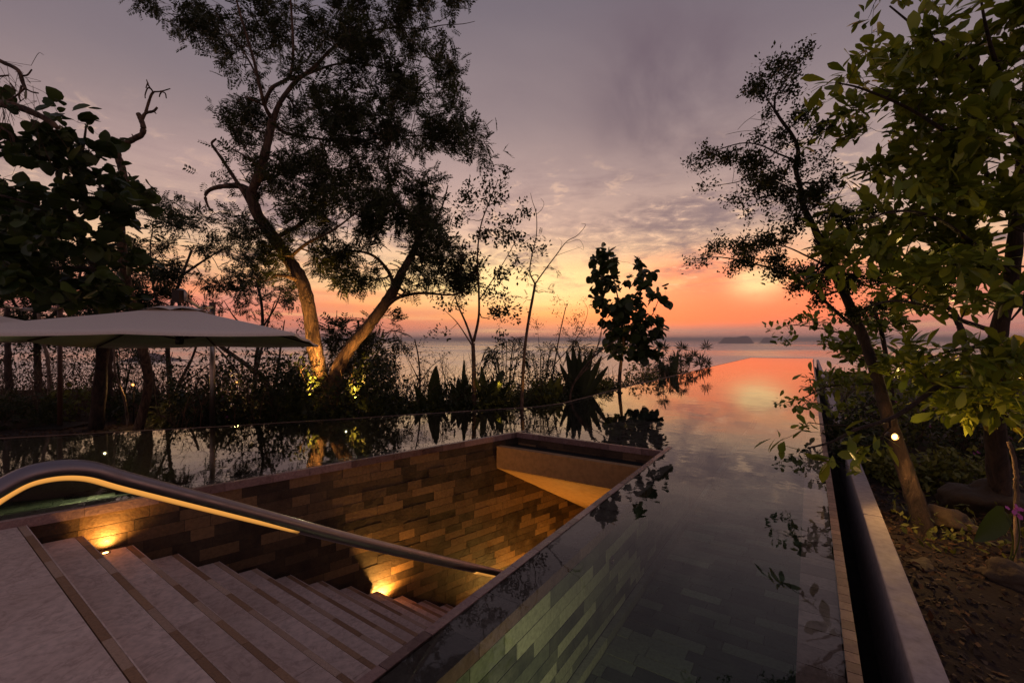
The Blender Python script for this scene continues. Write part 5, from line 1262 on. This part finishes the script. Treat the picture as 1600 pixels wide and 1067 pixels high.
def sword_plant(label, px, Y, blades, mat='leaf_dark', name='sword_leaved_plant', group='bold-leaved plants behind the infinity edge'):
    """blades: (tip px, tip py, width m)"""
    b = on_ground(px, Y); e = empty(name, b, label, 'plant', group)
    for tx, ty, wd in blades:
        tip = W(tx, ty, Y + rng.uniform(-.2, .2)); L = np.linalg.norm(tip - b); mid = (b + tip) / 2 + [0, 0, .06 * L]; pth = smooth_path([b, mid, tip], 6); n = len(pth)
        tt = np.gradient(pth, axis=0); s = np.cross(tt, [0, 1.0, 0]) + rng.normal(0, .15, 3) * np.linalg.norm(tt[0]); s /= np.linalg.norm(s, axis=1)[:, None]
        wv = wd * np.sin(np.linspace(.12, 1, n) ** 1.3 * math.pi * .98)[:, None] * .5 + .01; nn_ = np.cross(s, tt); nn_ /= np.linalg.norm(nn_, axis=1)[:, None]
        v = np.stack([pth + s * wv + nn_ * wv * .35, pth, pth - s * wv + nn_ * wv * .35], 1).reshape(-1, 3); f = []
        for i in range(n - 1): a = i * 3; f += [[a, a + 1, a + 4, a + 3], [a + 1, a + 2, a + 5, a + 4]]
        child('leaf', v, np.array(f), M[mat], e, True)
sword_plant('plant with one tall broad upright leaf standing dark against the sea', 672, 9.8, [(681, 572, .24), (690, 600, .16), (648, 602, .14), (700, 604, .12)], name='banana_plant')
sword_plant('dark pointed rosette with blades in a V between the bare sapling and the round-leaved tree', 905, 11.6, [(885, 548, .16), (895, 540, .18), (905, 548, .16), (925, 545, .18), (940, 556, .16), (875, 568, .14), (950, 572, .14), (915, 555, .16)], name='agave_plant')
sword_plant('pair of paddle-shaped upright leaves close to the fan palms', 1046, 18.5, [(1030, 562, .30), (1060, 553, .30), (1044, 570, .2)], name='banana_plant')
sword_plant('dark curved-blade plant right of the slender trunk', 762, 10.0, [(752, 572, .14), (785, 578, .2), (770, 590, .14), (742, 590, .10), (795, 600, .12)])
sword_plant('dark round-leaved clump left of the slender trunk', 722, 10.0, [(716, 590, .18), (728, 585, .16), (705, 598, .16), (735, 600, .16), (725, 562, .10)])
sword_plant('green lit fan of blades between the sapling and the rosette', 858, 11.0, [(845, 600, .14), (860, 590, .16), (875, 588, .16), (880, 600, .14), (838, 612, .12)], 'leaf_shrub')
sword_plant('long-bladed plant at the left foot of the forked tree', 440, 9.0, [(425, 612, .14), (438, 600, .12), (455, 606, .14), (472, 625, .14), (412, 628, .12)])
sword_plant('pale-edged agave beside the lit trunk base', 478, 8.9, [(460, 636, .12), (470, 622, .12), (485, 620, .12), (500, 636, .12), (505, 645, .1)])
# big single leaf and pink flowers in the lower right
b = W(1572, 830, 3.0); b[2] = ground_at(b[0], b[1]); e = empty('taro_plant', b, 'single broad drooping green leaf near the lower right edge with a pink flower head', 'plant')
v, f = leaf_round(); tip = W(1530, 838, 3.0); st0 = W(1570, 800, 3.02)
dv = tip - st0; S_ = np.linalg.norm(dv); Rm = rot_from(np.array([dv]), np.array([[.35, -.8, .35]]))[0]
child('leaf', v * [1.1, .62, .6] @ Rm.T * S_ * 1.1 + st0, f, M['leaf_round'], e, True)
v, f = tube(smooth_path([b, (b + st0) / 2 + [.05, 0, .02], st0], 5), .006, 6); child('stem', v, f, M['leaf_shrub'], e, True)
hd = W(1588, 800, 3.0); v, f = tube(smooth_path([b, (b + hd) / 2 + [.05, 0, .02], hd], 5), .004, 5); child('stem', v, f, M['leaf_shrub'], e, True)
for i in range(11): flower(hd + rng.normal(0, .018, 3), e, .016)

# ------------------------------------------------------------------ boulders
def boulder(label, px, py, Y, sx, sy, sz):
    bm = bmesh.new(); bmesh.ops.create_icosphere(bm, subdivisions=4, radius=1); sd = rng.uniform(0, 50)
    for v in bm.verts:
        n_ = mnoise.noise(v.co * 1.3 + Vector((sd, 0, 0))) * .45 + mnoise.noise(v.co * 3.5 + Vector((0, sd, 0))) * .16 + mnoise.noise(v.co * 9 + Vector((0, sd, 0))) * .05
        v.co *= 1 + n_; v.co = Vector((v.co.x * sx, v.co.y * sy, v.co.z * sz))
    me = bpy.data.meshes.new('boulder'); bm.to_mesh(me); bm.free(); p = on_ground(px, Y); o = link('boulder', me, M['rock'], smooth=True, loc=p + [0, 0, sz * .25]); o.rotation_euler = (0, 0, rng.uniform(0, 3)); tag(o, label, 'boulder', 'boulders in the garden')
boulder('smooth brown boulder at the right foot of the leaning trunk', 1480, 820, 3.85, .20, .16, .11)
boulder('largest dark boulder behind the leaning trunk', 1545, 790, 4.25, .34, .26, .20)
boulder('small pale stone left of the leaning trunk base', 1405, 815, 4.0, .09, .07, .05)
boulder('flat stone half buried on the dirt path', 1440, 885, 3.1, .10, .07, .03)
boulder('low rock near the kerb below the bright lamp', 1392, 740, 5.0, .16, .12, .08)
boulder('dark rock at the right edge of the dirt', 1580, 905, 2.9, .16, .13, .09)
boulder('grey rock in the mulch left of the parasol mast beside the pool', 172, 652, 8.6, .16, .12, .10)
boulder('long rock lying under the dark shrubs at the far left', 40, 640, 9.4, .30, .16, .12)

# ------------------------------------------------------------------ parasols
def parasol(C, rz, zoff, label, mast_rel, copy_of=None, mast_mat='bronze'):
    e1 = np.array([.947, .32]); e1 /= np.linalg.norm(e1); e2 = np.array([-e1[1], e1[0]]); hs = 1.62
    cr, sr = math.cos(rz), math.sin(rz); rt = lambda p: np.array([p[0] * cr - p[1] * sr, p[0] * sr + p[1] * cr]); e1, e2 = rt(e1), rt(e2)
    mast = C + rt(np.array(mast_rel)); gz = ground_at(*mast)
    e = empty('parasol', (*mast, gz), label, 'parasol', 'cantilever parasols behind the pool')
    def P(a, b, z): q = C + e1 * a * hs + e2 * b * hs; return np.array([q[0], q[1], z + zoff - .088 * b])
    zn, za = 1.395, 1.86
    # canopy: eight panels sagging a little between ribs
    cor = [(-1, -1), (0, -1.0), (1, -1), (1.0, 0), (1, 1), (0, 1.0), (-1, 1), (-1.0, 0)]
    for i in range(8):
        a, b = cor[i], cor[(i + 1) % 8]; N_ = 7; v = []; f = []
        for j in range(N_ + 1):
            t_ = .13 + (1 - .13) * j / N_
            for k in range(N_ + 1):
                s_ = k / N_; x = (a[0] * (1 - s_) + b[0] * s_) * t_; y = (a[1] * (1 - s_) + b[1] * s_) * t_
                rr_ = max(abs(x), abs(y)); z = za + (zn - za) * (rr_ ** .88) - .020 * math.sin(s_ * math.pi) * t_ - (.03 * (math.hypot(x, y) - 1) if math.hypot(x, y) > 1 else 0)
                v.append(P(x, y, z))
        for j in range(N_):
            for k in range(N_): q = j * (N_ + 1) + k; f.append([q, q + 1, q + N_ + 2, q + N_ + 1])
        # a short hem
        b0 = len(v); 
        for k in range(N_ + 1): v.append(np.array(v[N_ * (N_ + 1) + k]) - [0, 0, .03])
        for k in range(N_): f.append([N_ * (N_ + 1) + k, N_ * (N_ + 1) + k + 1, b0 + k + 1, b0 + k])
        child('canopy_panel', v, np.array(f), M['canvas'], e, True)
        v, f = tube([P(0, 0, za - .06), P(a[0] * .5, a[1] * .5, za + (zn - za) * .5 - .035), P(a[0] * .99, a[1] * .99, zn - .015 - (.03 * (math.hypot(*a) - 1)))], .013, 6); child('rib', v, f, M['rib'], e)
        v, f = tube([P(0, 0, zn + .005), P(a[0] * .5, a[1] * .5, za + (zn - za) * .5 - .04)], .009, 6); child('strut', v, f, M['rib'], e)
    # vent cap with scalloped edge
    v = [P(0, 0, za - .005)]; n = 32
    for ring, rr_ in ((1, .10), (2, .20)):
        for k in range(n):
            a_ = k / n * 2 * math.pi; sq = 1 / max(abs(math.cos(a_)), abs(math.sin(a_))); x, y = math.cos(a_) * sq * rr_, math.sin(a_) * sq * rr_
            v.append(P(x, y, za - .005 - (.026 if ring == 1 else .092) + (.030 * abs(math.sin(a_ * 4)) if ring == 2 else 0)))
    f3 = np.array([[0, 1 + k, 1 + (k + 1) % n] for k in range(n)]); f4 = np.array([[1 + k, 1 + n + k, 1 + n + (k + 1) % n, 1 + (k + 1) % n] for k in range(n)])
    child('vent_cap', v, [f3, f4], M['canvas'], e, True)
    hub = P(0, 0, 0)[:2]; zt = zoff
    prof = lathe([(0, 1.33), (.045, 1.33), (.055, 1.38), (.04, 1.45), (.022, 1.47), (.022, 1.98)], 14); v = prof[0] + [hub[0], hub[1], zt]; child('hub_post', v, prof[1], M['dark_metal'], e, True)
    # crank head above the canopy and the two arm tubes
    hv = np.array([hub[0], hub[1], 0]); hd_ = prism([(-.07, -.05), (.03, -.05), (.03, .05), (-.07, .05)], 1.90 + zt, 2.07 + zt); child('arm_head', hd_[0] + hv, hd_[1], M['dark_metal'], e)
    v, f = lathe([(0, 0), (.085, 0), (.10, .015), (.10, .035), (.085, .05), (0, .05)], 22); d = np.append(mast - hub, 0); d /= np.linalg.norm(d); s = np.array([-d[1], d[0], 0]); vv = v[:, :1] * s * .8 + v[:, 1:2] * np.array([0, 0, 1.0]) + v[:, 2:] * d + [hub[0] + d[0] * .03, hub[1] + d[1] * .03, 2.0 + zt]
    child('arm_disc', vv, f, M['bronze'], e, True)
    h0 = np.array([hub[0], hub[1], 2.0 + zt]) + d * .06; m0 = np.array([mast[0], mast[1], 1.955 + zt]); el_ = h0 + (m0 - h0) * .55; el_[2] = 1.89 + zt
    v, f = tube([h0, el_], .022, 10); child('arm', v, f, M['bronze'], e, True)
    v, f = tube([el_, m0], .030, 10); child('arm', v, f, M['bronze'], e, True)
    v, f = tube([[*mast, gz - .1], [*mast, 2.02 + zt]], .042, 16); child('mast', v, f, M[mast_mat], e, True)
    v, f = lathe([(0, 2.045), (.05, 2.04), (.052, 1.95), (.043, 1.94)], 16); child('mast_cap', v + [mast[0], mast[1], zt], f, M['rib'], e, True)
    v, f = prism([(-.4, -.4), (.4, -.4), (.4, .4), (-.4, .4)], gz - .02, gz + .04); child('base_plate', v + [mast[0], mast[1], 0], f, M['dark_metal'], e)
parasol(np.array([-4.53, 6.2]), 0.0, 0.0, 'large pale square cantilever parasol open before the trees, steel mast at the pool edge', (-.67, 1.70))
q = W(53, 505, 6.4); C2 = np.array([q[0], q[1]]) - (np.array([.947, .32]) * 1.62 - np.array([-.32, .947]) * 1.62)
parasol(C2 + np.array([-.25, 0]), R(-8), .07, 'second pale parasol cut off by the left edge, dark mast left of the steel one', (-.67 + .05, 1.95), mast_mat='rib')

# ------------------------------------------------------------------ garden lamps
def garden_lamp(p, label, watt, lensr=.03, face=(0, -1, .15), mat='lamp_hot', stake=True):
    g = np.array([p[0], p[1], ground_at(p[0], p[1])]); e = empty('garden_lamp', g, label, 'garden lamp', 'lit garden lamps')
    d = np.array(face, dtype=float); d /= np.linalg.norm(d); s = np.cross(d, [0, 0, 1.0]); s /= np.linalg.norm(s); up = np.cross(s, d)
    tf = lambda v: v[:, :1] * s + v[:, 1:2] * up + v[:, 2:] * d + p
    v, f = lathe([(0, -.09), (lensr * .8, -.09), (lensr * 1.15, -.07), (lensr * 1.2, .012), (lensr * 1.05, .012), (lensr * 1.05, 0)], 16); child('lamp_housing', tf(v), f, M['dark_metal'], e, True)
    v, f = lathe([(0, .010), (lensr * .35, .009), (lensr * .55, .008)], 16); child('lens', tf(v), f, M[mat], e)
    v, f = lathe([(lensr * .55, .008), (lensr * 1.04, .002)], 16); child('reflector', tf(v), f, M['lamp_far'] if mat == 'lamp_hot' else M['lamp_dim'], e)
    if mat == 'lamp_hot': pointl('lamp_glow', p + d * .10 + np.array([0, 0, .03]), 2.5, (1, .56, .18), .04, e)
    if stake and p[2] > g[2]: v, f = tube([g - [0, 0, .05], p - d * .05], .010, 8); child('stake', v, f, M['dark_metal'], e, True)
    spot("lamp", p + d * (lensr * .5 + .02), p + d * 1 + np.array([.5, 0, -.7]), watt * 2.2, 165, .5, (1, .54, .16), .03, e)
garden_lamp(W(1397, 682, 3.72), 'bright round garden lamp strapped by the leaning trunk, shining at the camera', 8, .026, (-.15, -1, .05), stake=False)
garden_lamp(W(208, 601, 9.8), 'small warm garden lamp under the parasol among pale stems', 4, .032, (.25, -1, -.1), 'lamp_far')
garden_lamp(W(370, 597, 9.9), 'small warm garden lamp right of the steel mast', 4, .028, (.2, -1, -.1), 'lamp_far')
garden_lamp(W(779, 598, 10.2), 'small flat garden lamp right of the slender trunk', 4, .034, (.2, -1, -.1), 'lamp_far')
garden_lamp(W(486, 635, 9.0) + [0, 0, -.0], 'low uplight at the left foot of the forked tree lighting its trunks', .6, .02, (.3, .3, 1), 'lamp_warm')
lp = W(484, 618, 8.75); tp_ = W(497, 520, 9.5); spot('trunk_uplight', lp, tp_, 1300, 66, 1.0, (1, .50, .12), .05)
garden_lamp(W(1572, 640, 4.9), 'warm uplight half hidden in the bushes under the broad-leaved tree at the right edge', .5, .025, (-.1, -.25, 1), 'lamp_warm')
spot('crown_uplight', W(1560, 640, 4.7), W(1530, 380, 3.4), 110, 95, 1.0, (1, .66, .22), .05)
lp = W(556, 622, 8.7); spot('trunk_uplight', lp, W(548, 520, 9.5), 800, 60, 1.0, (1, .50, .12), .05)
garden_lamp(W(560, 640, 8.8), 'low uplight at the right foot of the forked tree', .4, .02, (-.2, .3, 1), 'lamp_warm')
for px, py, Y, wt in ((742, 632, 9.6, 2.2), (815, 625, 9.4, 2.2), (966, 600, 13.2, 5)):
    spot('trunk_uplight', W(px + 12, py, Y), W(px, py - 60, Y + .3), wt * 5, 60, 1.0, (1, .50, .12), .05)
# ------------------------------------------------------------------ air
mh = bpy.data.materials.new('haze'); mh.use_nodes = True; t = NT(mh.node_tree); t.n.clear()
pv = t.new('ShaderNodeVolumePrincipled'); pv.inputs['Density'].default_value = 2.8e-4; pv.inputs['Color'].default_value = (1, .95, .92, 1)
o = t.new('ShaderNodeOutputMaterial'); t.l.new(pv.outputs[0], o.inputs['Volume'])
v, f = prism([(-20600, -20600), (20600, -20600), (20600, 20600), (-20600, 20600)], SEA - 2.5, 30)
tag(link('haze', mesh_np('haze', v, f), mh), kind='stuff')
